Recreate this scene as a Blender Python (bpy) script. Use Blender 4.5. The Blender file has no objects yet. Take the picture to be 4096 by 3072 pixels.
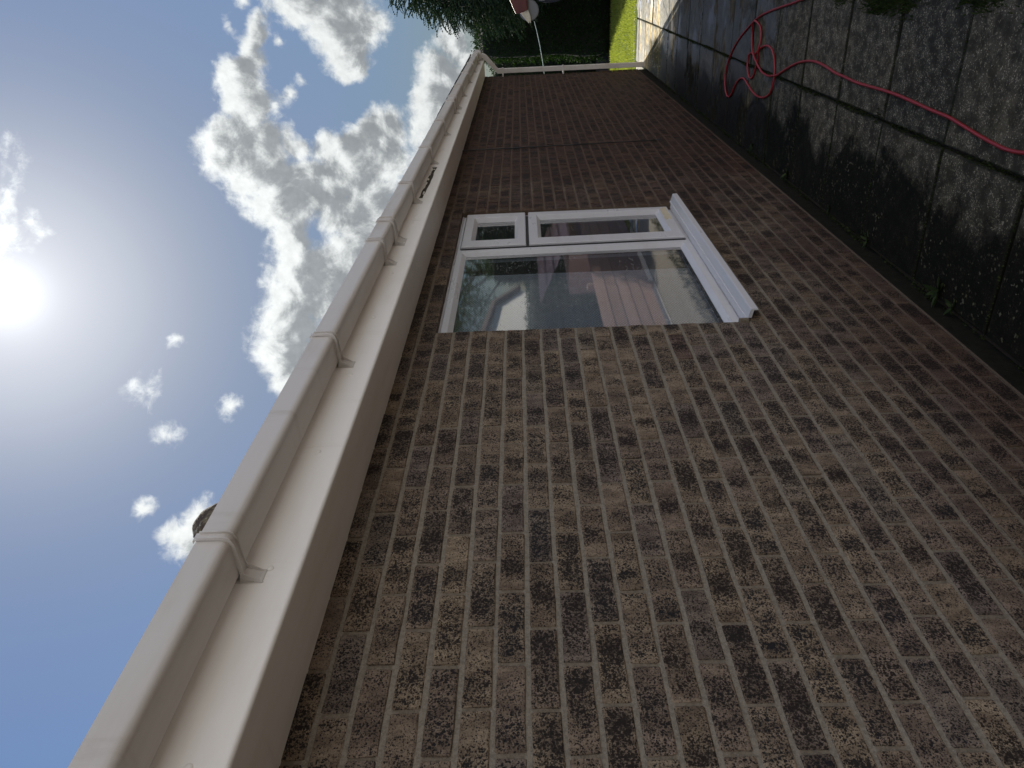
import bpy, bmesh, math, random
import numpy as np
from mathutils import Vector, Matrix, noise as mnoise

random.seed(7)
RNG = np.random.default_rng(11)
S = bpy.context.scene
COL = S.collection
R = math.radians

# ------------------------------------------------------------------ camera
cam_d = bpy.data.cameras.new('camera')
cam = bpy.data.objects.new('camera', cam_d)
COL.objects.link(cam)
cam_d.sensor_fit = 'HORIZONTAL'
cam_d.sensor_width = 36.0
cam_d.lens = 26.332
cam_d.clip_start = 0.02
cam_d.clip_end = 3000
rt = (0.006572, 0.043412, -0.999036)
up = (0.485930, -0.873307, -0.034752)
bk = (-0.873973, -0.485233, -0.026835)
M = Matrix(((rt[0], up[0], bk[0], -1.2791), (rt[1], up[1], bk[1], -1.3715), (rt[2], up[2], bk[2], 1.7689), (0, 0, 0, 1)))
cam.matrix_world = M
S.camera = cam

# ------------------------------------------------------------------ sun and sky
SUN_EL, SUN_AZ = R(35.15), R(20.7)                    # azimuth measured from +X towards +Y
SUN = Vector((math.cos(SUN_EL) * math.cos(SUN_AZ), math.cos(SUN_EL) * math.sin(SUN_AZ), math.sin(SUN_EL)))
sun_d = bpy.data.lights.new('sun', 'SUN')
sun_d.energy = 5.0
sun_d.angle = R(0.53)
sun_d.color = (1.0, 0.93, 0.82)
sun = bpy.data.objects.new('sun', sun_d)
sun.rotation_euler = SUN.to_track_quat('Z', 'Y').to_euler()
sun.location = SUN * 40
COL.objects.link(sun)

S.view_settings.view_transform = 'Standard'
S.view_settings.look = 'None'
S.view_settings.exposure = 0.15
S.view_settings.gamma = 1.0
S.render.filter_size = 0.95
S.cycles.max_bounces = 8
S.cycles.diffuse_bounces = 4
S.cycles.glossy_bounces = 4
S.cycles.transparent_max_bounces = 16
S.cycles.caustics_reflective = False
S.cycles.caustics_refractive = False
S.cycles.sample_clamp_indirect = 6

# (right, up, half-width, half-height, weight) of every lobe of cloud, on a plane facing azimuth 32, elevation 24
CLOUDS = [(0.516, -0.07, 0.024, 0.016, 1), (0.485, -0.065, 0.03, 0.019, 1), (0.451, -0.048, 0.028, 0.026, 1), (0.42, -0.061, 0.024, 0.028, 1), (0.522, -0.037, 0.017, 0.01, 0.75), (0.462, -0.03, 0.022, 0.011, 0.8), (0.377, -0.029, 0.022, 0.019, 1), (0.355, -0.042, 0.039, 0.033, 1), (0.366, -0.071, 0.036, 0.032, 1), (0.327, -0.082, 0.034, 0.038, 1), (0.295, -0.096, 0.028, 0.036, 1), (0.311, -0.115, 0.03, 0.035, 1), (0.321, -0.056, 0.022, 0.026, 1), (0.258, -0.111, 0.03, 0.019, 1), (0.237, -0.095, 0.012, 0.013, 0.8), (0.333, -0.139, 0.022, 0.029, 1), (0.373, -0.171, 0.023, 0.022, 1), (0.39, -0.196, 0.023, 0.027, 1), (0.41, -0.223, 0.025, 0.023, 1), (0.409, -0.244, 0.03, 0.019, 1), (0.368, -0.222, 0.038, 0.038, 1), (0.334, -0.191, 0.033, 0.039, 1), (0.309, -0.214, 0.036, 0.039, 1), (0.287, -0.179, 0.029, 0.03, 1), (0.26, -0.199, 0.027, 0.027, 1), (0.304, -0.158, 0.022, 0.026, 1), (0.37, -0.122, 0.014, 0.014, 0.85), (0.391, -0.113, 0.016, 0.012, 0.7), (0.437, -0.106, 0.014, 0.012, 0.75), (0.464, -0.128, 0.01, 0.012, 0.55), (0.511, -0.1, 0.011, 0.009, 0.55), (0.563, -0.139, 0.023, 0.046, 1), (0.566, -0.179, 0.034, 0.046, 1), (0.548, -0.195, 0.034, 0.033, 1), (0.533, -0.169, 0.023, 0.033, 1), (0.512, -0.184, 0.025, 0.027, 1), (0.492, -0.19, 0.018, 0.02, 1), (0.57, -0.132, 0.012, 0.04, 0.8), (0.555, -0.053, 0.008, 0.008, 0.5), (0.266, -0.084, 0.008, 0.009, 0.7), (0.249, -0.163, 0.012, 0.012, 0.7), (0.198, -0.114, 0.043, 0.032, 1), (0.173, -0.091, 0.03, 0.017, 0.8), (0.137, -0.104, 0.036, 0.035, 1), (0.101, -0.095, 0.036, 0.027, 1), (0.083, -0.118, 0.036, 0.029, 1), (0.062, -0.096, 0.018, 0.014, 0.9), (0.2, -0.15, 0.031, 0.033, 1), (0.226, -0.174, 0.034, 0.028, 1), (0.169, -0.149, 0.028, 0.03, 0.9), (0.502, -0.308, 0.031, 0.024, 1), (0.463, -0.313, 0.037, 0.033, 1), (0.45, -0.293, 0.037, 0.018, 0.9), (0.42, -0.322, 0.034, 0.042, 1), (0.546, -0.343, 0.028, 0.021, 0.9), (0.513, -0.357, 0.035, 0.02, 0.9), (0.412, -0.281, 0.027, 0.014, 0.8), (0.477, -0.341, 0.041, 0.028, 1), (-0.086, 0.066, 0.010, 0.012, 0.75), (-0.128, 0.020, 0.020, 0.022, 0.86), (-0.121, 0.002, 0.030, 0.020, 1), (-0.145, 0.036, 0.008, 0.012, 0.6), (0.056, 0.076, 0.019, 0.017, 0.55), (-0.001, 0.039, 0.016, 0.019, 0.6), (0.037, -0.03, 0.012, 0.012, 0.65), (0.112, 0.034, 0.008, 0.009, 0.65), (0.05, 0.056, 0.015, 0.01, 0.45), (0.227, 0.207, 0.032, 0.022, 0.7), (0.248, 0.173, 0.014, 0.013, 0.75), (0.338, 0.199, 0.022, 0.014, 0.6), (0.27, 0.205, 0.022, 0.018, 0.8)]
SKY_STRENGTH = 0.1


class NT:
    """tiny helper round a node tree"""
    def __init__(self, tree):
        self.t = tree
        self.n = tree.nodes
        self.l = tree.links

    def node(self, kind, **kw):
        nd = self.n.new(kind)
        for k, v in kw.items():
            setattr(nd, k, v)
        return nd

    def put(self, sock, v):
        if isinstance(v, bpy.types.NodeSocket):
            self.l.new(v, sock)
        elif v is not None:
            sock.default_value = v

    def math(self, op, a, b=None, c=None, clamp=False):
        nd = self.node('ShaderNodeMath', operation=op, use_clamp=clamp)
        for i, v in enumerate((a, b, c)):
            self.put(nd.inputs[i], v)
        return nd.outputs[0]

    def vmath(self, op, a, b=None, out=0):
        nd = self.node('ShaderNodeVectorMath', operation=op)
        self.put(nd.inputs[0], a)
        if b is not None:
            self.put(nd.inputs[1], b)
        return nd.outputs[out]

    def mix(self, f, a, b, blend='MIX'):
        nd = self.node('ShaderNodeMix', data_type='RGBA', blend_type=blend)
        self.put(nd.inputs[0], f)
        for s, v in ((nd.inputs[6], a), (nd.inputs[7], b)):
            if isinstance(v, tuple) and len(v) == 3:
                v = (*v, 1)
            self.put(s, v)
        return nd.outputs[2]

    def smooth(self, v, lo, hi, a=0.0, b=1.0):
        nd = self.node('ShaderNodeMapRange', interpolation_type='SMOOTHSTEP')
        for i, x in enumerate((v, lo, hi, a, b)):
            self.put(nd.inputs[i], x)
        return nd.outputs[0]

    def noise(self, vec, scale, detail=3, rough=0.55, dist=0.0, out=0):
        nd = self.node('ShaderNodeTexNoise')
        self.put(nd.inputs['Vector'], vec)
        nd.inputs['Scale'].default_value = scale
        nd.inputs['Detail'].default_value = detail
        nd.inputs['Roughness'].default_value = rough
        nd.inputs['Distortion'].default_value = dist
        return nd.outputs[out]

    def voro(self, vec, scale, feature='F1', out=0, rnd=1.0):
        nd = self.node('ShaderNodeTexVoronoi', feature=feature)
        self.put(nd.inputs['Vector'], vec)
        nd.inputs['Scale'].default_value = scale
        nd.inputs['Randomness'].default_value = rnd
        return nd.outputs[out]

    def ramp(self, f, stops, interp='LINEAR'):
        nd = self.node('ShaderNodeValToRGB')
        cr = nd.color_ramp
        cr.interpolation = interp
        while len(cr.elements) < len(stops):
            cr.elements.new(0.5)
        for e, (p, c) in zip(cr.elements, stops):
            e.position = p
            e.color = (*c, 1) if len(c) == 3 else c
        self.put(nd.inputs[0], f)
        return nd.outputs[0]

    def xyz(self, v):
        nd = self.node('ShaderNodeSeparateXYZ')
        self.put(nd.inputs[0], v)
        return nd.outputs

    def scale(self, v, s):
        return self.vmath('MULTIPLY', v, s)


def build_world():
    w = bpy.data.worlds.new('World')
    S.world = w
    w.use_nodes = True
    T = NT(w.node_tree)
    T.n.clear()
    out = T.node('ShaderNodeOutputWorld')
    bg = T.node('ShaderNodeBackground')
    bg.inputs['Strength'].default_value = SKY_STRENGTH
    T.l.new(bg.outputs[0], out.inputs[0])
    sky = T.node('ShaderNodeTexSky', sky_type='NISHITA', sun_disc=False)
    sky.sun_elevation = SUN_EL
    sky.sun_rotation = R(90) - SUN_AZ
    sky.air_density = 1.0
    sky.dust_density = 0.5
    sky.ozone_density = 2.0
    sky.altitude = 60
    d = T.vmath('NORMALIZE', T.node('ShaderNodeTexCoord').outputs['Generated'])
    # bright hazy air round the sun
    ca = T.vmath('DOT_PRODUCT', d, tuple(SUN), out=1)
    ang = T.math('ARCCOSINE', T.math('MINIMUM', ca, 0.99999))
    g1 = T.math('EXPONENT', T.math('MULTIPLY', ang, -5.0))
    g2 = T.math('EXPONENT', T.math('MULTIPLY', T.math('MULTIPLY', ang, ang), -38.0))
    g3 = T.math('EXPONENT', T.math('MULTIPLY', T.math('MULTIPLY', ang, ang), -650.0))
    glow = T.math('ADD', T.math('MULTIPLY', g1, 0.7), T.math('ADD', T.math('MULTIPLY', g2, 4.2), T.math('MULTIPLY', g3, 4.0)))
    glowc = T.vmath('SCALE', (1.0, 0.99, 0.97))
    T.put(glowc.node.inputs['Scale'], glow)
    lumi = T.node('ShaderNodeRGBToBW')
    T.put(lumi.inputs[0], sky.outputs[0])
    comp = T.math('DIVIDE', 3.35, T.math('MULTIPLY_ADD', lumi.outputs[0], 1.10, 1.0))
    bs = T.vmath('SCALE', sky.outputs[0])
    T.put(bs.node.inputs['Scale'], comp)
    bs = T.vmath('MULTIPLY', bs, (0.87, 1.00, 1.16))
    base = T.vmath('ADD', bs, glowc)
    # clouds: lobes broken up by noise
    az, el = R(32), R(24)
    c = Vector((math.cos(az) * math.cos(el), math.sin(az) * math.cos(el), math.sin(el)))
    e1 = Vector((math.sin(az), -math.cos(az), 0))
    e2 = e1.cross(c)
    dc = T.vmath('DOT_PRODUCT', d, tuple(c), out=1)
    inv = T.math('DIVIDE', 1.0, T.math('MAXIMUM', dc, 0.05))
    cm = T.node('ShaderNodeCombineXYZ')
    T.put(cm.inputs[0], T.math('MULTIPLY', T.vmath('DOT_PRODUCT', d, tuple(e1), out=1), inv))
    T.put(cm.inputs[1], T.math('MULTIPLY', T.vmath('DOT_PRODUCT', d, tuple(e2), out=1), inv))
    uv = cm.outputs[0]
    wob = T.noise(uv, 20, 3, 0.55, out=1)
    uvw = T.vmath('ADD', uv, T.scale(T.vmath('SUBTRACT', wob, (0.5, 0.5, 0.5)), (0.040, 0.040, 0)))
    sunuv = (0.166, 0.207, 0)
    toward = T.vmath('NORMALIZE', T.vmath('SUBTRACT', sunuv, uv))
    uvs = T.vmath('ADD', uvw, T.scale(toward, (0.020, 0.020, 0)))

    def lobes(at, big):
        acc = None
        for (u, v, ru, rv, wt) in CLOUDS:
            if big and wt < 0.85:
                continue
            if wt < 0.85:
                wt *= 0.50 if v > 0.17 else 0.62
                ru, rv = ru * 0.85, rv * 0.85
            q = T.vmath('MULTIPLY', T.vmath('SUBTRACT', at, (u, v, 0)), (1 / (ru * 1.5), 1 / (rv * 1.5), 0))
            m = T.math('MULTIPLY_ADD', T.vmath('LENGTH', q, out=1), -wt, wt)
            acc = m if acc is None else T.math('SMOOTH_MAX', acc, m, 0.25)
        return acc

    acc = lobes(uvw, False)
    accs = lobes(uvs, True)
    f1 = T.noise(uv, 15, 10, 0.64, 0.35)
    f2 = T.noise(T.vmath('ADD', uv, (3.1, 1.7, 0)), 58, 8, 0.68, 0.5)
    f1s = T.noise(T.vmath('ADD', uv, T.scale(toward, (0.012, 0.012, 0))), 15, 10, 0.64, 0.35)
    brk = T.math('ADD', T.math('MULTIPLY', T.math('SUBTRACT', f1, 0.5), 1.15), T.math('MULTIPLY', T.math('SUBTRACT', f2, 0.5), 0.60))
    dens = T.math('ADD', acc, brk)
    front = T.math('GREATER_THAN', dc, 0.3)
    alpha = T.math('MULTIPLY', T.smooth(dens, 0.0, 0.48), front)
    # the side turned to the sun is white, the far side and the thick middle go grey
    body = T.noise(T.vmath('ADD', uv, (7.7, 2.3, 0)), 11, 9, 0.64, 0.8)
    thick = T.math('ADD', T.math('MULTIPLY', accs, 0.85), T.math('MULTIPLY', T.math('SUBTRACT', body, 0.5), 1.5))
    thick = T.math('ADD', thick, T.math('MULTIPLY', T.math('SUBTRACT', f1s, f1), 1.6))
    core = T.smooth(thick, 0.12, 0.74)
    lum = T.math('MULTIPLY_ADD', T.noise(uv, 60, 6, 0.65), 0.55, 0.72)
    ccol = T.mix(core, (7.0, 7.25, 7.2), (2.55, 2.75, 2.9))
    ccol2 = T.vmath('SCALE', ccol)
    T.put(ccol2.node.inputs['Scale'], lum)
    near = T.math('ADD', 1.0, T.math('MULTIPLY', g1, 1.0))
    ccol3 = T.vmath('SCALE', ccol2)
    T.put(ccol3.node.inputs['Scale'], near)
    fin = T.mix(alpha, base, ccol3)
    # unseen bright cloud added opposite the sun to light the shaded wall
    dx, dy, dz = T.xyz(d)
    opp = T.smooth(T.vmath('DOT_PRODUCT', d, (-0.62, -0.78, 0.0), out=1), -0.25, 0.55)
    fill_cloud = T.noise(d, 2.6, 7, 0.6, 0.4)
    ba = T.math('MULTIPLY', opp, T.smooth(T.math('ADD', fill_cloud, T.math('MULTIPLY', dz, -0.12)), 0.34, 0.50))
    bcol = T.mix(T.noise(d, 6, 5, 0.6), (7.0, 7.0, 7.1), (16.5, 16.0, 15.4))
    fin = T.mix(ba, fin, bcol)
    T.l.new(fin, bg.inputs['Color'])


build_world()


# ------------------------------------------------------------------ materials
def mat(name):
    m = bpy.data.materials.new(name)
    m.use_nodes = True
    T = NT(m.node_tree)
    b = next(n for n in T.n if n.type == 'BSDF_PRINCIPLED')
    o = next(n for n in T.n if n.type == 'OUTPUT_MATERIAL')
    return m, T, b, o


def pos(T):
    return T.node('ShaderNodeNewGeometry').outputs['Position']


def island(T):
    return T.node('ShaderNodeNewGeometry').outputs['Random Per Island']


def bump(T, b, h, strength=0.3, dist=0.01, prev=None):
    nd = T.node('ShaderNodeBump')
    nd.inputs['Strength'].default_value = strength
    nd.inputs['Distance'].default_value = dist
    T.put(nd.inputs['Height'], h)
    T.l.new(nd.outputs[0], b.inputs['Normal'])


def plain(name, c, rough=0.5, var=0.12, scale=8, spec=0.5, bmp=0.0):
    m, T, b, o = mat(name)
    p = pos(T)
    n = T.noise(p, scale, 5, 0.6)
    lo = tuple(x * (1 - var) for x in c)
    hi = tuple(min(1, x * (1 + var)) for x in c)
    T.l.new(T.mix(n, lo, hi), b.inputs['Base Color'])
    b.inputs['Roughness'].default_value = rough
    b.inputs['Specular IOR Level'].default_value = spec
    if bmp:
        bump(T, b, T.noise(p, scale * 12, 4, 0.6), bmp, 0.004)
    return m


def far_low_mask(T, p):
    """darkening mask: low courses and the far half of the wall, with a ragged edge"""
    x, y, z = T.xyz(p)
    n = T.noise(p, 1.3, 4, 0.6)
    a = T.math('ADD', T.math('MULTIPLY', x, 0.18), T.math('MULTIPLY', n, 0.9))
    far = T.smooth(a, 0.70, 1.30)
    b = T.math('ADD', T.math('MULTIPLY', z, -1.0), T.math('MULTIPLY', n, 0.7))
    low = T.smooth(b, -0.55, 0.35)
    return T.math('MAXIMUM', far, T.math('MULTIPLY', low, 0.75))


def make_brick():
    m, T, b, o = mat('rustic_brick')
    p = pos(T)
    r = island(T)
    wn = T.node('ShaderNodeTexWhiteNoise', noise_dimensions='1D')
    T.put(wn.inputs['W'], r)
    r2 = wn.outputs[0]
    ra, rb_, rc = T.xyz(wn.outputs[1])
    at = T.node('ShaderNodeAttribute', attribute_name='brick_uv')
    bu, bv, _ = T.xyz(at.outputs['Vector'])
    base = T.ramp(r, [(0.0, (0.225, 0.176, 0.145)), (0.2, (0.288, 0.232, 0.168)), (0.4, (0.240, 0.190, 0.153)), (0.6, (0.315, 0.255, 0.185)),
                      (0.8, (0.215, 0.176, 0.155)), (0.955, (0.255, 0.216, 0.172)), (0.985, (0.190, 0.135, 0.112)), (1.0, (0.20, 0.16, 0.13))])
    shift = T.vmath('SCALE', (17.0, 5.0, 31.0))
    T.put(shift.node.inputs['Scale'], r)
    q = T.vmath('ADD', p, shift)
    # fired bands across each brick
    patch = T.noise(T.scale(q, (13.0, 1.0, 5.0)), 1.0, 3, 0.55)
    tone = T.noise(T.scale(q, (24.0, 6.0, 10.0)), 1.0, 5, 0.65)
    base = T.mix(T.smooth(tone, 0.32, 0.70), T.mix(1.0, base, (0.60, 0.56, 0.55), 'MULTIPLY'), T.mix(1.0, base, (1.30, 1.27, 1.24), 'MULTIPLY'))
    # drag-faced pits: dark rounded specks of two sizes
    qd = T.vmath('ADD', q, T.scale(T.vmath('SUBTRACT', T.noise(q, 150, 3, 0.6, out=1), (0.5, 0.5, 0.5)), (0.006, 0.006, 0.006)))
    # kiln bands: one or two dark belts across every brick, paler ends and arrises
    wob = T.math('MULTIPLY', T.math('SUBTRACT', T.noise(q, 26, 4, 0.6), 0.5), 0.45)
    uw = T.math('ADD', bu, wob)

    def belt(c, w):
        e = T.math('DIVIDE', T.math('SUBTRACT', uw, c), w)
        return T.math('EXPONENT', T.math('MULTIPLY', T.math('MULTIPLY', e, e), -1.0))
    b1 = belt(T.math('MULTIPLY_ADD', ra, 0.36, 0.14), T.math('MULTIPLY_ADD', rb_, 0.12, 0.10))
    b2 = belt(T.math('MULTIPLY_ADD', rb_, 0.34, 0.54), T.math('MULTIPLY_ADD', rc, 0.12, 0.09))
    b2 = T.math('MULTIPLY', b2, T.smooth(rc, 0.25, 0.6))
    kiln = T.math('MULTIPLY', T.math('MAXIMUM', b1, b2), T.math('MULTIPLY_ADD', r2, 0.55, 0.18))
    base = T.mix(1.0, base, (0.83, 0.82, 0.80), 'MULTIPLY')
    rim = T.smooth(T.math('MINIMUM', T.math('MINIMUM', bv, T.math('SUBTRACT', 1.0, bv)), T.math('MULTIPLY', T.math('MINIMUM', bu, T.math('SUBTRACT', 1.0, bu)), 3.0)), 0.0, 0.22)
    amt = T.math('ADD', kiln, T.math('MULTIPLY', T.smooth(patch, 0.36, 0.66), 0.50))
    amt = T.math('MULTIPLY', T.math('ADD', amt, T.math('MULTIPLY_ADD', rc, 0.3, -0.08)), T.math('MULTIPLY_ADD', rim, 0.55, 0.45))
    v1, c1 = T.voro(qd, 165), T.xyz(T.voro(qd, 165, out=1))[0]
    v2, c2 = T.voro(qd, 300), T.xyz(T.voro(qd, 300, out=1))[0]
    rad1 = T.math('MULTIPLY', T.math('MULTIPLY_ADD', c1, 0.80, -0.02), T.math('MULTIPLY_ADD', amt, 0.95, 0.44))
    rad2 = T.math('MULTIPLY', T.math('MULTIPLY_ADD', c2, 0.80, 0.02), T.math('MULTIPLY_ADD', amt, 0.80, 0.60))
    d1 = T.smooth(T.math('SUBTRACT', rad1, v1), -0.06, 0.10)
    d2 = T.smooth(T.math('SUBTRACT', rad2, v2), -0.06, 0.12)
    dark = T.math('MAXIMUM', d1, T.math('MULTIPLY', d2, 0.85))
    sp = T.noise(q, 180, 5, 0.65)
    col = T.mix(T.math('MULTIPLY', T.smooth(sp, 0.55, 0.40), 0.45), base, T.mix(1.0, base, (0.45, 0.43, 0.42), 'MULTIPLY'))
    col = T.mix(T.math('MULTIPLY', T.smooth(amt, 0.40, 1.35), 0.55), col, (0.045, 0.038, 0.036))
    dcol = T.mix(r2, (0.010, 0.010, 0.013), (0.016, 0.011, 0.009))
    col = T.mix(T.math('MULTIPLY', dark, 0.96), col, dcol)
    fine = T.noise(q, 520, 2, 0.5)
    col = T.mix(T.math('MULTIPLY', T.smooth(fine, 0.56, 0.70), 0.4), col, T.mix(1.0, col, (1.35, 1.35, 1.3), 'MULTIPLY'))
    wet = far_low_mask(T, p)  # brick goes darker and redder low down and towards the far end
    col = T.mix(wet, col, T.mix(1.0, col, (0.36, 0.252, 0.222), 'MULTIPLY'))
    T.l.new(col, b.inputs['Base Color'])
    T.put(b.inputs['Roughness'], T.math('MULTIPLY_ADD', wet, -0.15, 0.88))
    b.inputs['Specular IOR Level'].default_value = 0.25
    h = T.math('SUBTRACT', T.math('MULTIPLY', sp, 0.8), T.math('MULTIPLY', dark, 0.5))
    bump(T, b, h, 0.8, 0.005)
    return m


def make_mortar():
    m, T, b, o = mat('lime_mortar')
    p = pos(T)
    n = T.noise(p, 6, 5, 0.6)
    g = T.noise(p, 400, 3, 0.6)
    col = T.mix(n, (0.195, 0.170, 0.136), (0.265, 0.236, 0.192))
    col = T.mix(T.smooth(g, 0.60, 0.72), col, (0.36, 0.34, 0.30))
    col = T.mix(T.smooth(g, 0.38, 0.28), col, (0.07, 0.06, 0.05))
    col = T.mix(T.math('MULTIPLY', T.smooth(T.noise(p, 130, 4, 0.7), 0.56, 0.40), 0.40), col, (0.085, 0.072, 0.056))
    pz = T.math('FRACT', T.math('DIVIDE', T.xyz(p)[2], 0.075))
    perp = T.math('MULTIPLY', T.smooth(pz, 0.08, 0.14), T.smooth(pz, 0.92, 0.86))
    col = T.mix(T.math('MULTIPLY', perp, 0.45), col, T.mix(1.0, col, (0.60, 0.53, 0.47), 'MULTIPLY'))
    wet = far_low_mask(T, p)  # mortar follows the same low and far darkening
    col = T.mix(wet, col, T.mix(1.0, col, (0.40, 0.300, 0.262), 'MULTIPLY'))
    T.l.new(col, b.inputs['Base Color'])
    b.inputs['Roughness'].default_value = 0.95
    b.inputs['Specular IOR Level'].default_value = 0.2
    bump(T, b, T.math('ADD', T.math('MULTIPLY', g, 0.5), T.noise(p, 60, 4, 0.6)), 0.6, 0.004)
    return m


def make_concrete():
    m, T, b, o = mat('stained_concrete')
    p = pos(T)
    r = island(T)
    x, y, z = T.xyz(p)
    base = T.ramp(r, [(0.0, (0.066, 0.062, 0.045)), (0.4, (0.092, 0.084, 0.061)), (0.7, (0.052, 0.050, 0.039)), (1.0, (0.112, 0.100, 0.072))])
    n1 = T.noise(p, 3.0, 6, 0.62)
    n2 = T.noise(p, 14, 6, 0.65)
    n3 = T.noise(p, 46, 5, 0.7)
    col = T.mix(T.smooth(n2, 0.38, 0.62), T.mix(1.0, base, (0.42, 0.42, 0.41), 'MULTIPLY'), base)
    col = T.mix(T.smooth(n1, 0.50, 0.66), col, T.mix(1.0, col, (1.45, 1.40, 1.30), 'MULTIPLY'))
    # exposed pale grit and lichen, thick in some patches and worn off in others
    for sc_, lo_, hi_, amt_, cc_ in ((150, 0.38, 0.72, 0.9, (0.46, 0.40, 0.29)), (85, 0.55, 0.80, 0.7, (0.34, 0.31, 0.23))):
        ag = T.voro(T.vmath('ADD', p, T.scale(T.noise(p, 90, 2, 0.5, out=1), (0.012, 0.012, 0))), sc_)
        agr = T.voro(p, sc_, out=1)
        keep = T.math('MULTIPLY', T.smooth(ag, 0.46, 0.24), T.smooth(T.xyz(agr)[0], lo_, hi_))
        keep = T.math('MULTIPLY', keep, T.smooth(T.math('ADD', T.math('MULTIPLY', n3, 0.5), T.math('MULTIPLY', n2, 0.5)), 0.44, 0.56))
        keep = T.math('MULTIPLY', keep, T.smooth(x, 6.0, 3.6))
        col = T.mix(T.math('MULTIPLY', keep, amt_), col, cc_)
    pit = T.smooth(T.noise(p, 230, 3, 0.6), 0.42, 0.34)
    col = T.mix(T.math('MULTIPLY', pit, 0.7), col, (0.02, 0.02, 0.018))
    # black-green slime in a band along the foot of the wall
    n4 = T.noise(p, 2.3, 9, 0.70, 0.4)
    edge = T.math('ADD', y, T.math('MULTIPLY', n4, 1.05))
    slime = T.smooth(edge, 0.02, 0.17)
    slime = T.math('MULTIPLY', slime, T.smooth(x, 10.6, 9.6))
    sc = T.mix(T.smooth(n3, 0.60, 0.74), (0.007, 0.0075, 0.006), (0.036, 0.038, 0.018))
    col = T.mix(T.math('MULTIPLY', slime, 0.94), col, sc)
    fl = T.voro(T.vmath('ADD', p, T.scale(T.noise(p, 60, 2, 0.5, out=1), (0.02, 0.02, 0))), 48)
    flr = T.xyz(T.voro(p, 48, out=1))
    fleck = T.math('MULTIPLY', T.smooth(fl, 0.40, 0.20), T.smooth(flr[0], 0.62, 0.80))
    fleck = T.math('MULTIPLY', fleck, T.smooth(T.noise(p, 2.2, 3, 0.6), 0.42, 0.60))
    fleck = T.math('MULTIPLY', T.math('MULTIPLY', fleck, slime), T.smooth(y, -0.62, -0.35))
    col = T.mix(T.math('MULTIPLY', fleck, 0.8), col, T.mix(flr[1], (0.10, 0.095, 0.045), (0.17, 0.165, 0.12)))
    # painted bluish sky glints on the far slabs, dirt packed along every joint
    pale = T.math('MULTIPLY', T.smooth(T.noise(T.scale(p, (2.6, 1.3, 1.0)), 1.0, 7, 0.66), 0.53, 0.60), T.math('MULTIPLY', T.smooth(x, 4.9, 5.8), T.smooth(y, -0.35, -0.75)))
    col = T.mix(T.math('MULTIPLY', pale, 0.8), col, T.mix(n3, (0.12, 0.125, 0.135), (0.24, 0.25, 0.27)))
    ed = T.node('ShaderNodeAttribute', attribute_name='edge_dirt').outputs['Fac']
    edn = T.smooth(T.math('ADD', ed, T.math('MULTIPLY', T.math('SUBTRACT', T.noise(p, 18, 5, 0.65), 0.5), 1.2)), 0.62, 1.0)
    col = T.mix(T.math('MULTIPLY', edn, 0.85), col, (0.016, 0.017, 0.012))
    moss = T.math('MULTIPLY', T.smooth(T.noise(p, 5.0, 6, 0.7), 0.60, 0.72), T.smooth(x, 9.0, 6.0))
    col = T.mix(T.math('MULTIPLY', moss, 0.55), col, (0.055, 0.06, 0.025))
    # washed-down wet slabs towards the far end
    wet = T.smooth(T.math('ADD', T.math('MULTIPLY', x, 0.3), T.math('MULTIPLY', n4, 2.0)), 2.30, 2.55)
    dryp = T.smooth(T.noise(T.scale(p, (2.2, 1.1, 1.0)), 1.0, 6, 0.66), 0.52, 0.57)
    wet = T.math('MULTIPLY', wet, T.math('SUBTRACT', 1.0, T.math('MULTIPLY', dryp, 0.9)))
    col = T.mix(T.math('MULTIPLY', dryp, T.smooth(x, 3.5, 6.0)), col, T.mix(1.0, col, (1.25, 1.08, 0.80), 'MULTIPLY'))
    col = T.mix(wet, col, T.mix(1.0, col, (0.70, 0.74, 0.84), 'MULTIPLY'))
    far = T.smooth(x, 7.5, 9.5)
    col = T.mix(far, col, T.mix(1.0, col, (8.5, 8.4, 8.1), 'MULTIPLY'))  # far slabs lightened in their colour to look sunlit
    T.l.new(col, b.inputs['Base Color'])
    T.put(b.inputs['Roughness'], T.math('ADD', T.math('MULTIPLY_ADD', wet, -0.50, 0.80), T.math('MULTIPLY', n3, 0.12)))
    T.put(b.inputs['Specular IOR Level'], T.math('MULTIPLY', T.math('MULTIPLY_ADD', wet, 0.45, 0.15), T.math('MULTIPLY_ADD', slime, -0.7, 1.0)))
    h = T.math('ADD', T.math('MULTIPLY', n3, 0.7), T.math('MULTIPLY', T.noise(p, 260, 4, 0.65), 0.5))
    bump(T, b, h, 0.5, 0.006)
    return m


def make_pvc(name, c, dirt=0.3, rough=0.38):
    m, T, b, o = mat(name)
    p = pos(T)
    n = T.noise(T.scale(p, (0.6, 3, 3)), 2.2, 6, 0.65)
    st = T.noise(T.scale(p, (6, 1, 1)), 2.0, 6, 0.7)
    col = T.mix(T.math('MULTIPLY', T.smooth(n, 0.42, 0.72), dirt), c, tuple(x * k for x, k in zip(c, (0.72, 0.66, 0.58))))
    col = T.mix(T.math('MULTIPLY', T.smooth(st, 0.56, 0.74), dirt * 0.6), col, tuple(x * k for x, k in zip(c, (0.60, 0.54, 0.46))))
    sp = T.noise(p, 90, 4, 0.7)
    col = T.mix(T.math('MULTIPLY', T.smooth(sp, 0.70, 0.80), dirt), col, (0.16, 0.13, 0.10))
    T.l.new(col, b.inputs['Base Color'])
    T.put(b.inputs['Roughness'], T.math('MULTIPLY_ADD', n, 0.2, rough - 0.1))
    bump(T, b, T.noise(T.scale(p, (0.5, 1, 1)), 14, 3, 0.5), 0.04, 0.01)
    return m


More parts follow.
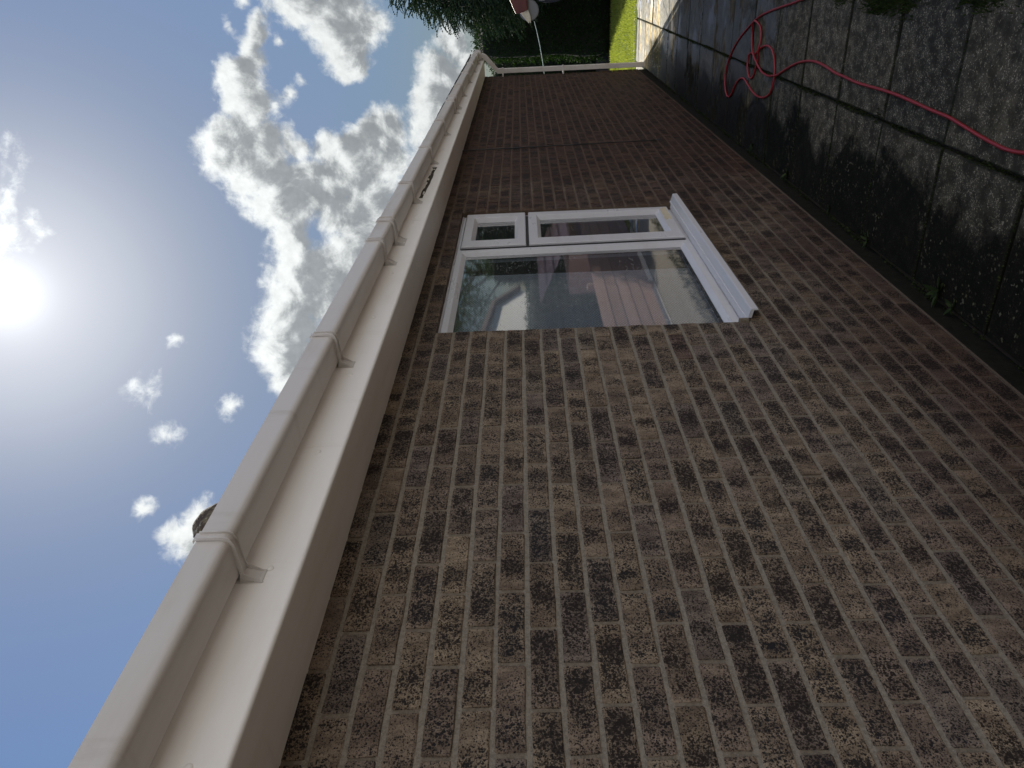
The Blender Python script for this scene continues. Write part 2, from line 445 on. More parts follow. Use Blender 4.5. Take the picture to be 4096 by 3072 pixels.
def make_leaf(name, c1, c2, c3, trans=0.35):
    m, T, b, o = mat(name)
    r = island(T)
    p = pos(T)
    n = T.noise(p, 2.2, 3, 0.6)
    f = T.math('ADD', T.math('MULTIPLY', r, 0.6), T.math('MULTIPLY', n, 0.4))
    col = T.ramp(f, [(0.15, c1), (0.5, c2), (0.85, c3)])
    T.l.new(col, b.inputs['Base Color'])
    b.inputs['Roughness'].default_value = 0.75
    b.inputs['Specular IOR Level'].default_value = 0.12
    tr = T.node('ShaderNodeBsdfTranslucent')
    T.l.new(T.mix(1.0, col, (1.5, 1.7, 0.7), 'MULTIPLY'), tr.inputs[0])
    mx = T.node('ShaderNodeMixShader')
    mx.inputs[0].default_value = trans
    T.l.new(b.outputs[0], mx.inputs[1])
    T.l.new(tr.outputs[0], mx.inputs[2])
    T.l.new(mx.outputs[0], o.inputs[0])
    return m


def make_glass():
    m, T, b, o = mat('window_glass')
    T.n.remove(b)
    p = pos(T)
    geo = T.node('ShaderNodeNewGeometry')
    fr = T.node('ShaderNodeFresnel')
    fr.inputs['IOR'].default_value = 1.52
    fac = T.math('MULTIPLY', fr.outputs[0], 2.8, clamp=True)
    fac = T.math('MULTIPLY', fac, T.math('SUBTRACT', 1.0, geo.outputs['Backfacing']))
    gl = T.node('ShaderNodeBsdfGlossy')
    gl.inputs['Roughness'].default_value = 0.03
    tr = T.node('ShaderNodeBsdfTransparent')
    tr.inputs[0].default_value = (0.80, 0.83, 0.86, 1)
    # dried drops and dust
    v = T.voro(p, 95)
    vc = T.xyz(T.voro(p, 95, out=1))
    drop = T.math('MULTIPLY', T.smooth(v, 0.36, 0.22), T.smooth(vc[0], 0.62, 0.70))
    drop = T.math('MULTIPLY', drop, T.smooth(T.noise(p, 3.5, 3, 0.5), 0.40, 0.62))
    df = T.node('ShaderNodeBsdfDiffuse')
    df.inputs[0].default_value = (0.55, 0.57, 0.57, 1)
    bp = T.node('ShaderNodeBump')
    bp.inputs['Strength'].default_value = 0.012
    bp.inputs['Distance'].default_value = 0.01
    T.put(bp.inputs['Height'], T.noise(p, 5, 2, 0.5))
    T.l.new(bp.outputs[0], gl.inputs['Normal'])
    m1 = T.node('ShaderNodeMixShader')
    T.put(m1.inputs[0], fac)
    T.l.new(tr.outputs[0], m1.inputs[1])
    T.l.new(gl.outputs[0], m1.inputs[2])
    m2 = T.node('ShaderNodeMixShader')
    T.put(m2.inputs[0], T.math('MULTIPLY_ADD', drop, 0.45, 0.015))
    T.l.new(m1.outputs[0], m2.inputs[1])
    T.l.new(df.outputs[0], m2.inputs[2])
    T.l.new(m2.outputs[0], o.inputs[0])
    return m


def make_net():
    m, T, b, o = mat('net_fabric')
    p = pos(T)
    x, y, z = T.xyz(p)
    gx = T.math('SINE', T.math('MULTIPLY', x, 520))
    gz = T.math('SINE', T.math('MULTIPLY', z, 420))
    g = T.smooth(T.math('MULTIPLY', gx, gz), -0.9, 1.2)
    band = T.noise(T.scale(p, (0.2, 1, 26)), 1.0, 3, 0.5)
    col = T.mix(g, (0.42, 0.45, 0.48), (0.62, 0.65, 0.68))
    col = T.mix(1.0, col, T.mix(band, (0.7, 0.7, 0.7), (1.1, 1.1, 1.1)), 'MULTIPLY')
    T.l.new(col, b.inputs['Base Color'])
    b.inputs['Roughness'].default_value = 0.9
    tr = T.node('ShaderNodeBsdfTransparent')
    mx = T.node('ShaderNodeMixShader')
    T.put(mx.inputs[0], T.math('MULTIPLY_ADD', g, 0.20, 0.78))
    T.l.new(tr.outputs[0], mx.inputs[1])
    T.l.new(b.outputs[0], mx.inputs[2])
    T.l.new(mx.outputs[0], o.inputs[0])
    return m


def make_stone():
    m, T, b, o = mat('mossy_stone')
    p = pos(T)
    n = T.noise(p, 40, 6, 0.65)
    col = T.mix(T.smooth(n, 0.45, 0.6), (0.050, 0.034, 0.024), (0.15, 0.125, 0.075))
    col = T.mix(T.smooth(T.noise(p, 90, 4, 0.6), 0.58, 0.68), col, (0.28, 0.27, 0.21))
    T.l.new(col, b.inputs['Base Color'])
    b.inputs['Roughness'].default_value = 0.9
    bump(T, b, T.noise(p, 120, 5, 0.65), 0.8, 0.006)
    return m


def make_tile():
    m, T, b, o = mat('concrete_tile')
    p = pos(T)
    r = island(T)
    n = T.noise(p, 9, 6, 0.65)
    col = T.mix(r, (0.035, 0.033, 0.032), (0.065, 0.060, 0.055))
    col = T.mix(T.smooth(n, 0.58, 0.7), col, (0.09, 0.10, 0.05))
    T.l.new(col, b.inputs['Base Color'])
    b.inputs['Roughness'].default_value = 0.9
    bump(T, b, T.noise(p, 90, 5, 0.65), 0.5, 0.006)
    return m


def make_boards(name, c):
    m, T, b, o = mat(name)
    p = pos(T)
    r = island(T)
    g = T.noise(T.scale(p, (1.2, 20, 26)), 1.0, 5, 0.6)
    col = T.mix(g, tuple(x * 0.75 for x in c), tuple(min(1, x * 1.15) for x in c))
    col = T.mix(1.0, col, T.mix(r, (0.85, 0.85, 0.85), (1.1, 1.08, 1.05)), 'MULTIPLY')
    T.l.new(col, b.inputs['Base Color'])
    b.inputs['Roughness'].default_value = 0.85
    return m


def make_bricktex():
    m, T, b, o = mat('gable_brickwork')
    tc = T.node('ShaderNodeTexCoord').outputs['Object']
    x, y, z = T.xyz(tc)
    cm = T.node('ShaderNodeCombineXYZ')
    T.put(cm.inputs[0], y)
    T.put(cm.inputs[1], z)
    bt = T.node('ShaderNodeTexBrick')
    T.put(bt.inputs['Vector'], cm.outputs[0])
    bt.inputs['Scale'].default_value = 1.0
    bt.inputs['Brick Width'].default_value = 0.225
    bt.inputs['Row Height'].default_value = 0.075
    bt.inputs['Mortar Size'].default_value = 0.005
    bt.inputs['Color1'].default_value = (0.15, 0.115, 0.095, 1)
    bt.inputs['Color2'].default_value = (0.07, 0.055, 0.05, 1)
    bt.inputs['Mortar'].default_value = (0.18, 0.165, 0.14, 1)
    T.l.new(bt.outputs[0], b.inputs['Base Color'])
    b.inputs['Roughness'].default_value = 0.9
    return m


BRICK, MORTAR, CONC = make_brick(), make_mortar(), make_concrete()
PVC = make_pvc('white_pvc', (0.86, 0.83, 0.79), 0.30, 0.36)
SOFF = make_pvc('soffit_pvc', (0.86, 0.82, 0.765), 0.35, 0.45)
GUT = make_pvc('gutter_pvc', (0.58, 0.55, 0.52), 0.50, 0.42)
UPVC = make_pvc('window_pvc', (0.54, 0.545, 0.57), 0.35, 0.30)
GLASS, NET, STONE, TILE, GABLE = make_glass(), make_net(), make_stone(), make_tile(), make_bricktex()
RUBBER = plain('black_rubber', (0.02, 0.02, 0.022), 0.6)
SPACER = plain('dark_gasket', (0.025, 0.026, 0.028), 0.5)
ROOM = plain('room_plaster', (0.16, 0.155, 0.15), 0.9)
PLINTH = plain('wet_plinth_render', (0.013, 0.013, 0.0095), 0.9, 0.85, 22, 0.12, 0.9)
HOSE_M = plain('red_hose_rubber', (0.26, 0.014, 0.019), 0.40, 0.15, 20)
CABLE_M = plain('black_cable_sheath', (0.012, 0.012, 0.014), 0.5)
LINE_M = plain('pale_green_line', (0.48, 0.60, 0.56), 0.5)
REEL_M = plain('grey_reel_plastic', (0.14, 0.15, 0.17), 0.5)
REDP = plain('dark_red_paint', (0.075, 0.009, 0.011), 0.4, 0.25, 14)
METAL = plain('weathered_aluminium', (0.50, 0.47, 0.40), 0.42, 0.4, 30)
BAG_M = plain('navy_cloth', (0.010, 0.013, 0.026), 0.9)
PATCH_M = plain('pale_cloth_print', (0.12, 0.13, 0.14), 0.9, 0.9, 60)
WOODDARK = plain('rotten_timber', (0.055, 0.045, 0.035), 0.9, 0.7, 40, 0.3, 0.6)
FLAKE = plain('flaking_paint', (0.62, 0.60, 0.55), 0.7, 0.3, 40)
SCUFF = plain('old_yellow_sealant', (0.50, 0.44, 0.32), 0.8, 0.35, 60)
SOIL = plain('dark_soil', (0.045, 0.035, 0.026), 0.95, 0.5, 9, 0.2, 0.8)
GRAVEL_BOUNCE = plain('bounce_gravel', (0.26, 0.24, 0.20), 0.95, 0.35, 60, 0.2, 0.8)  # added ground, kept light in tone for bounce
DRIVE_BOUNCE = plain('bounce_concrete', (0.58, 0.54, 0.47), 0.9, 0.12, 5)  # added ground, pale so that it throws sunlight back up
TURF = plain('turf_base', (0.10, 0.14, 0.025), 0.95, 0.4, 8, 0.2, 0.5)
BARK = plain('bark', (0.07, 0.05, 0.035), 0.95, 0.4, 20, 0.2, 0.8)
GRASS = make_leaf('grass_blade', (0.19, 0.22, 0.040), (0.32, 0.345, 0.080), (0.46, 0.45, 0.17), 0.45)
HEDGE_L = make_leaf('privet_leaf', (0.008, 0.022, 0.007), (0.016, 0.040, 0.010), (0.040, 0.070, 0.018), 0.25)
HEDGE_C = plain('hedge_twigs', (0.008, 0.014, 0.006), 0.95, 0.4)
CONIF = make_leaf('blue_conifer_spray', (0.018, 0.038, 0.028), (0.032, 0.060, 0.042), (0.062, 0.092, 0.040), 0.10)
WEED = make_leaf('weed_leaf', (0.014, 0.024, 0.008), (0.028, 0.044, 0.013), (0.055, 0.072, 0.028), 0.2)
MOSSM = make_leaf('moss_tuft', (0.010, 0.016, 0.006), (0.022, 0.032, 0.010), (0.045, 0.060, 0.020), 0.15)
TREE_L = make_leaf('tree_leaf', (0.020, 0.040, 0.010), (0.045, 0.070, 0.016), (0.10, 0.115, 0.03), 0.3)
BOARDS = make_boards('pinkish_brown_boards', (0.40, 0.265, 0.24))
RENDER = plain('pale_render', (0.88, 0.87, 0.82), 0.9, 0.08, 3)
ROOFN = plain('brown_roof_tile', (0.12, 0.075, 0.06), 0.9, 0.3, 6)


# ------------------------------------------------------------------ mesh helpers
class MB:
    def __init__(self):
        self.v, self.f, self.m = [], [], []

    def add(self, vs, fs, mi=0):
        k = len(self.v)
        self.v += [tuple(p) for p in vs]
        self.f += [tuple(i + k for i in q) for q in fs]
        self.m += [mi] * len(fs)

    def box(self, x0, x1, y0, y1, z0, z1, mi=0, skip=()):
        vs = [(x0, y0, z0), (x1, y0, z0), (x1, y1, z0), (x0, y1, z0), (x0, y0, z1), (x1, y0, z1), (x1, y1, z1), (x0, y1, z1)]
        self.add(vs, [(0, 3, 2, 1), (4, 5, 6, 7), (0, 1, 5, 4), (1, 2, 6, 5), (2, 3, 7, 6), (3, 0, 4, 7)], mi)

    def prism_x(self, prof, x0, x1, mi=0, cap=True):
        """closed (y, z) outline swept along X"""
        n = len(prof)
        vs = [(x0, y, z) for y, z in prof] + [(x1, y, z) for y, z in prof]
        fs = [(i, (i + 1) % n, n + (i + 1) % n, n + i) for i in range(n)]
        if cap:
            fs += [tuple(range(n - 1, -1, -1)), tuple(range(n, 2 * n))]
        self.add(vs, fs, mi)

    def tube(self, pts, r, seg=8, mi=0, cap=True):
        P = [Vector(p) for p in pts]
        rs = r if isinstance(r, (list, tuple)) else [r] * len(P)
        vs, fs = [], []
        prevn = None
        for i, p in enumerate(P):
            t = (P[min(i + 1, len(P) - 1)] - P[max(i - 1, 0)]).normalized()
            a = prevn if prevn is not None else (Vector((0, 0, 1)) if abs(t.z) < 0.9 else Vector((1, 0, 0)))
            a = (a - t * a.dot(t)).normalized()
            prevn = a
            b = t.cross(a)
            for k in range(seg):
                th = 2 * math.pi * k / seg
                vs.append(p + (a * math.cos(th) + b * math.sin(th)) * rs[i])
        for i in range(len(P) - 1):
            for k in range(seg):
                k2 = (k + 1) % seg
                fs.append((i * seg + k, i * seg + k2, (i + 1) * seg + k2, (i + 1) * seg + k))
        if cap:
            fs += [tuple(range(seg - 1, -1, -1)), tuple(range((len(P) - 1) * seg, len(P) * seg))]
        self.add(vs, fs, mi)

    def build(self, name, mats, parent=None, smooth=False, bevel=0.0, seg=2):
        me = bpy.data.meshes.new(name)
        me.from_pydata(self.v, [], self.f)
        for mm in (mats if isinstance(mats, (list, tuple)) else [mats]):
            me.materials.append(mm)
        me.polygons.foreach_set('material_index', self.m)
        if smooth:
            me.polygons.foreach_set('use_smooth', [True] * len(self.f))
        me.update()
        bm = bmesh.new()
        bm.from_mesh(me)
        bmesh.ops.recalc_face_normals(bm, faces=bm.faces)
        bm.to_mesh(me)
        bm.free()
        o = bpy.data.objects.new(name, me)
        COL.objects.link(o)
        if parent:
            o.parent = parent
        if bevel:
            md = o.modifiers.new('bevel', 'BEVEL')
            md.width = bevel
            md.segments = seg
            md.limit_method = 'ANGLE'
            md.harden_normals = False
        return o


def np_mesh(name, verts, faces, m, parent=None):
    """fast mesh out of numpy arrays: verts (n,3), faces (k,c)"""
    me = bpy.data.meshes.new(name)
    n, k, c = len(verts), len(faces), faces.shape[1]
    me.vertices.add(n)
    me.vertices.foreach_set('co', np.asarray(verts, np.float32).ravel())
    me.loops.add(k * c)
    me.loops.foreach_set('vertex_index', np.asarray(faces, np.int32).ravel())
    me.polygons.add(k)
    me.polygons.foreach_set('loop_start', np.arange(0, k * c, c, dtype=np.int32))
    me.update(calc_edges=True)
    me.validate()
    me.materials.append(m)
    o = bpy.data.objects.new(name, me)
    COL.objects.link(o)
    if parent:
        o.parent = parent
    return o


def tag(o, label=None, cat=None, group=None, kind=None):
    if label:
        o['label'] = label
    if cat:
        o['category'] = cat
    if group:
        o['group'] = group
    if kind:
        o['kind'] = kind
    return o


def empty(name, loc=(0, 0, 0)):
    o = bpy.data.objects.new(name, None)
    o.empty_display_size = 0.2
    COL.objects.link(o)
    o.location = loc
    return o


def dup(o, parent=None):
    c = o.copy()
    COL.objects.link(c)
    if parent:
        c.parent = parent
    return c


def catmull(pts, per=5):
    P = [Vector(p) for p in pts]
    out = []
    for i in range(len(P) - 1):
        p0, p1, p2, p3 = P[max(i - 1, 0)], P[i], P[i + 1], P[min(i + 2, len(P) - 1)]
        for k in range(per):
            t = k / per
            out.append(0.5 * ((2 * p1) + (p2 - p0) * t + (2 * p0 - 5 * p1 + 4 * p2 - p3) * t * t + (3 * p1 - p0 - 3 * p2 + p3) * t ** 3))
    out.append(P[-1])
    return out


def leaf_quads(c, d, n, length, width, curl=0.25):
    """diamond leaves: centres c, long axis d, normal n"""
    d = d / np.linalg.norm(d, axis=1, keepdims=True)
    s = np.cross(d, n)
    s /= np.linalg.norm(s, axis=1, keepdims=True) + 1e-9
    n2 = np.cross(s, d)
    L, W = length[:, None], width[:, None]
    a = c - d * L * 0.5
    b = c + s * W * 0.5 + n2 * L * curl * 0.3
    e = c + d * L * 0.5 - n2 * L * curl * 0.4
    f = c - s * W * 0.5 + n2 * L * curl * 0.3
    v = np.stack([a, b, e, f], 1).reshape(-1, 3)
    k = len(c)
    fa = np.arange(k * 4).reshape(k, 4)
    return v, fa


# ------------------------------------------------------------------ the setting
gv = MB()
gv.add([(-12, -2.48, -0.018), (14.5, -2.48, -0.018), (14.5, -1.235, -0.018), (-12, -1.235, -0.018)], [(0, 1, 2, 3)])
tag(gv.build('bounce_strip', GRAVEL_BOUNCE), kind='structure')  # added beside the path to bounce sunlight up to the soffit
dv = MB()
dv.add([(-12, -5.5, -0.014), (24, -5.5, -0.014), (24, -2.5, -0.014), (-12, -2.5, -0.014)], [(0, 1, 2, 3)])
tag(dv.build('bounce_slab', DRIVE_BOUNCE), kind='structure')  # unseen pale ground, added to bounce light onto soffit and wall
g = MB()
g.add([(-300, -300, -0.03), (300, -300, -0.03), (300, 300, -0.03), (-300, 300, -0.03)], [(0, 1, 2, 3)])
tag(g.build('ground', SOIL), kind='structure')

# concrete slabs, two rows of 0.6 m
pth = MB()
PEDGE = []


def slab(x0, x1, y0, y1, zt):
    j = 0.0065
    dz = [random.uniform(-0.0022, 0.0022) + random.uniform(-0.0015, 0.0015) for _ in range(4)]
    e = 0.006
    cs = [(x0 + j, y0 + j), (x1 - j, y0 + j), (x1 - j, y1 - j), (x0 + j, y1 - j)]
    ci = [(x0 + j + e, y0 + j + e), (x1 - j - e, y0 + j + e), (x1 - j - e, y1 - j - e), (x0 + j + e, y1 - j - e)]
    jit = lambda: random.uniform(-0.0025, 0.0025)
    vs = [(x, y, -0.05) for x, y in cs] + [(x + jit(), y + jit(), zt + dz[i] - 0.006) for i, (x, y) in enumerate(cs)]
    vs += [(x + jit(), y + jit(), zt + dz[i]) for i, (x, y) in enumerate(ci)]
    d = 0.026
    cm_ = [(x0 + j + d, y0 + j + d), (x1 - j - d, y0 + j + d), (x1 - j - d, y1 - j - d), (x0 + j + d, y1 - j - d)]
    vs += [(x, y, zt + dz[i] + 0.0004) for i, (x, y) in enumerate(cm_)]
    PEDGE.extend([1.0] * 12 + [0.0] * 4)
    fs = [(12, 13, 14, 15)]
    for i in range(4):
        k = (i + 1) % 4
        fs.append((8 + i, 8 + k, 12 + k, 12 + i))
    for i in range(4):
        k = (i + 1) % 4
        fs += [(i, k, 4 + k, 4 + i), (4 + i, 4 + k, 8 + k, 8 + i)]
    pth.add(vs, fs)


x = 1.985 - 0.6 * 10
while x < 11.15:
    off = random.uniform(-0.012, 0.012)
    slab(x, x + 0.6, -0.632, -0.030, random.uniform(-0.003, 0.003))
    slab(x + off, x + 0.6 + off, -1.235, -0.632, random.uniform(-0.003, 0.003))
    if x > 10.2:
        for yy in range(0, 9):
            slab(x, x + 0.6, -0.030 + 0.6 * yy, 0.57 + 0.6 * yy, random.uniform(-0.003, 0.003))
        for yy in range(0, 7):
            slab(x, x + 0.6, -1.235 - 0.6 * (yy + 1), -1.235 - 0.6 * yy, random.uniform(-0.003, 0.003))
    x += 0.6
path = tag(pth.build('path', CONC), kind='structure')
pe = path.data.attributes.new('edge_dirt', 'FLOAT', 'POINT')
pe.data.foreach_set('value', np.array(PEDGE, np.float32))

lw = MB()
nx, ny = 20, 60
vs = []
for i in range(nx + 1):
    for j in range(ny + 1):
        X = 11.20 + (14.75 - 11.20) * i / nx
        Y = -8 + 18 * j / ny
        vs.append((X, Y, 0.004 + 0.012 * mnoise.noise(Vector((X * 2, Y * 2, 0)))))
lw.add(vs, [(i * (ny + 1) + j, (i + 1) * (ny + 1) + j, (i + 1) * (ny + 1) + j + 1, i * (ny + 1) + j + 1) for i in range(nx) for j in range(ny)])
tag(lw.build('lawn', TURF), kind='structure')


def blades(name, x0, x1, y0, y1, n, hmin, hmax, m, z=0.0, keep=None):
    X = RNG.uniform(x0, x1, n)
    Y = RNG.uniform(y0, y1, n)
    if keep is not None:
        k = keep(X, Y)
        X, Y = X[k], Y[k]
        n = len(X)
    h = RNG.uniform(hmin, hmax, n)
    a = RNG.uniform(0, 2 * np.pi, n)
    w = RNG.uniform(0.002, 0.0045, n)
    lean = RNG.uniform(0.1, 0.8, n) * h
    b = RNG.uniform(0, 2 * np.pi, n)
    zz = np.full(n, z)
    p0 = np.stack([X - w * np.cos(a), Y - w * np.sin(a), zz], 1)
    p1 = np.stack([X + w * np.cos(a), Y + w * np.sin(a), zz], 1)
    mx, my = X + lean * 0.3 * np.cos(b), Y + lean * 0.3 * np.sin(b)
    p2 = np.stack([mx + w * 0.8 * np.cos(a), my + w * 0.8 * np.sin(a), zz + h * 0.6], 1)
    p3 = np.stack([mx - w * 0.8 * np.cos(a), my - w * 0.8 * np.sin(a), zz + h * 0.6], 1)
    tp = np.stack([X + lean * np.cos(b), Y + lean * np.sin(b), zz + h], 1)
    v = np.stack([p0, p1, p2, p3, tp], 1).reshape(-1, 3)
    i = np.arange(n) * 5
    tri = np.concatenate([np.stack([i, i + 1, i + 2], 1), np.stack([i, i + 2, i + 3], 1), np.stack([i + 3, i + 2, i + 4], 1)])
    return np_mesh(name, v, tri, m)


tag(blades('lawn_grass', 11.27, 14.7, -3.5, 3.0, 60000, 0.02, 0.055, GRASS), kind='stuff')
tag(blades('verge_grass', -3.0, 10.3, -1.75, -1.17, 9000, 0.02, 0.075, MOSSM, -0.02,
           keep=lambda X, Y: RNG.uniform(0, 1, len(X)) < np.clip((-Y - 1.17) * 5 + 0.08 + 0.35 * np.sin(X * 7.3) * np.sin(X * 2.1 + 1), 0.02, 1)), kind='stuff')


def joint_keep(X, Y):
    k = np.zeros(len(X), bool)
    k |= np.abs(Y + 0.632) < 0.010 + 0.008 * np.sin(X * 9)
    k |= (np.abs(Y + 0.026) < 0.010 + 0.014 * np.sin(X * 4.3) * np.sin(X * 11.1)) & (RNG.uniform(0, 1, len(X)) < 0.6)
    fx = np.abs((X - 1.985 + 60) % 0.6)
    fx = np.minimum(fx, 0.6 - fx)
    k |= (fx < 0.007) & (RNG.uniform(0, 1, len(X)) < 0.5)
    for (mx, my, mr) in ((2.60, -1.09, 0.08), (3.20, -1.13, 0.06), (2.65, -0.65, 0.05), (3.85, -0.63, 0.05)):
        ang = np.arctan2(Y - my, X - mx)
        k |= (np.hypot((X - mx) * 1.6, Y - my) < mr * (0.75 + 0.4 * np.sin(ang * 3 + mx * 9) + 0.25 * np.sin(ang * 7 + mx))) & (RNG.uniform(0, 1, len(X)) < 0.6)
    k &= X < 9
    return k


tag(blades('joint_moss', -1.0, 9.0, -1.22, -0.005, 220000, 0.003, 0.011, MOSSM, -0.003, keep=joint_keep), kind='stuff')

tag(blades('edge_grass', 1.2, 3.4, -1.24, -1.09, 16000, 0.008, 0.035, WEED, -0.004,
           keep=lambda X, Y: (Y + 1.172 - 0.028 * np.sin(X * 5.1) - 0.02 * np.sin(X * 13 + 1) - 0.05 * np.clip(X - 2.1, 0, 1) < -0.02 * RNG.normal(0, 1, len(X))) & (RNG.uniform(0, 1, len(X)) < 0.5 + 0.45 * np.sin(X * 9 + 2))), kind='stuff')

# ------------------------------------------------------------------ the bungalow
house = tag(empty('bungalow', (4, 0, 0)), 'brown brick bungalow with white gutter and soffit along the path', 'bungalow')
house.location = (0, 0, 0)
WX0, WX1 = -3.2, 10.46
OX0, OX1, OZ0, OZ1 = 1.674, 3.510, 0.825, 2.176     # the window opening
W = MB()
BUV = []
# mortar body
DM = 0.0042
for (a, b2, c, d2) in ((WX0, OX0 + 0.006, 0.075, 2.42), (OX1 - 0.006, WX1 - 0.005, 0.075, 2.42), (OX0 + 0.006, OX1 - 0.006, 0.075, OZ0 - 0.006), (OX0 + 0.006, OX1 - 0.006, OZ1 + 0.006, 2.42)):
    W.box(a, b2, DM, 0.102, c, d2, 1)


def brick(x0, x1, z0, z1, real0=True, real1=True):
    ch = 0.0020
    y0 = random.uniform(-0.0016, 0.0016)
    tw = random.uniform(-0.0012, 0.0012)
    j = lambda s=0.0014: random.uniform(-s, s)
    x0 += j(0.0015)
    x1 += j(0.0015)
    z0 += j(0.0012)
    z1 += j(0.0012)
    # front outline with worn corners: 12 points round
    def ring(inset, y, jit):
        a, b2, c, d2 = x0 + inset, x1 - inset, z0 + inset, z1 - inset
        q = 0.003
        L = b2 - a
        pts = [(a + q, c), (a + L * 0.33, c), (a + L * 0.66, c), (b2 - q, c), (b2, c + q), (b2, d2 - q), (b2 - q, d2), (a + L * 0.66, d2), (a + L * 0.33, d2), (a + q, d2), (a, d2 - q), (a, c + q)]
        return [(px + j(jit), y + tw * (px - x0) / (L + 1e-6) + j(jit * 0.5), pz + j(jit)) for px, pz in pts]
    back = ring(0.0, 0.10, 0.0)
    out = ring(0.0, y0 + 0.0032, 0.0018)
    inn = ring(ch, y0 + 0.0006, 0.0016)
    top = ring(ch * 2.0, y0, 0.0008)
    vs = back + out + inn + top
    n = 12
    fs = []
    for k in range(3):
        for i in range(n):
            i2 = (i + 1) % n
            fs.append((k * n + i, k * n + i2, (k + 1) * n + i2, (k + 1) * n + i))
    fs.append(tuple(range(3 * n, 4 * n)))
    W.add(vs, fs, 0)
    BUV.extend((len(W.v) - len(vs) + i_, (p_[0] - x0) / 0.2146, (p_[2] - z0) / 0.0626) for i_, p_ in enumerate(vs))


for n in range(-23, 8):
    z0, z1 = 1.8 + n * 0.075 + 0.0062, 1.8 + (n + 1) * 0.075 - 0.0062
    if z0 > 2.33:
        break
    course = -n - 1                                   # course 0 hangs under joint 0
    ph = 0.0 if course % 2 == 0 else 0.1125
    x = -14 * 0.225 + ph
    drift = random.uniform(-0.006, 0.006)
    while x < WX1:
        a, b2 = x + 0.0052 + drift, x + 0.2198 + drift
        x += 0.225
        if a < WX0:
            continue
        b2 = min(b2, WX1)
        if b2 - a < 0.02:
            continue
        if OZ0 - 0.01 < (z0 + z1) / 2 < OZ1 + 0.01:
            if a >= OX0 - 0.02 and b2 <= OX1 + 0.02:
                continue
            if a < OX0 < b2 + 0.03:
                b2 = OX0 + random.uniform(-0.004, 0.003)
            elif a - 0.03 < OX1 < b2:
                a = OX1 + random.uniform(-0.003, 0.004)
            if b2 - a < 0.03:
                continue
        brick(a, b2, z0, z1)
wall = W.build('wall', [BRICK, MORTAR], house)
att = wall.data.attributes.new('brick_uv', 'FLOAT_VECTOR', 'POINT')
arr = np.zeros((len(wall.data.vertices), 3), np.float32)
for i_, u_, v_ in BUV:
    arr[i_, 0], arr[i_, 1] = u_, v_
att.data.foreach_set('vector', arr.ravel())

pl = MB()
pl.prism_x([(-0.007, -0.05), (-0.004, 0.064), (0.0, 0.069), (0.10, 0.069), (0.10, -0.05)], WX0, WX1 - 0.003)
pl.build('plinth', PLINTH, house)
dp = MB()
dp.box(WX0, WX1 - 0.004, -0.0012, 0.1, 0.0692, 0.0792)
dp.build('damp_course', MORTAR, house)
gb = MB()
gb.add([(WX1 - 0.004, 0.1025, 0), (WX1 - 0.004, 6.9, 0), (WX1 - 0.004, 6.9, 2.42), (WX1 - 0.004, 3.5, 4.05), (WX1 - 0.004, 0.1025, 2.42),
        (WX1 - 0.25, 0.1025, 0), (WX1 - 0.25, 6.9, 0), (WX1 - 0.25, 6.9, 2.42), (WX1 - 0.25, 3.5, 4.05), (WX1 - 0.25, 0.1025, 2.42)],
       [(0, 1, 2, 3, 4), (9, 8, 7, 6, 5), (0, 5, 6, 1), (1, 6, 7, 2), (2, 7, 8, 3), (3, 8, 9, 4), (4, 9, 5, 0)])
gb.build('gable_wall', GABLE, house)
rw = MB()
rw.box(WX0, WX1 - 0.26, 6.75, 6.9, 0, 2.42)
rw.box(WX0, WX0 + 0.2, 0.11, 6.74, 0, 2.42)
rw.build('rear_wall', GABLE, house)

# soffit and fascia
RX0, RX1 = -3.4, 10.60
sf = MB()
sf.box(RX0, 2.338, -0.222, 0.02, 2.300, 2.309)
sf.box(2.3405, 6.9, -0.222, 0.02, 2.3005, 2.309)
sf.box(6.9025, 10.455, -0.222, 0.02, 2.299, 2.309)
sf.build('soffit', SOFF, house)


def fascia_prof():
    p = [(-0.219, 2.312), (-0.219, 2.297), (-0.2245, 2.2945)]
    for k in range(6):
        t = R(-90 + 18 * k)
        p.append((-0.2225 - 0.0095 * math.cos(t + R(0)) * 1.0, 2.3035 + 0.0095 * math.sin(t)))
    p += [(-0.232, 2.475), (-0.214, 2.475), (-0.214, 2.312)]
    return p


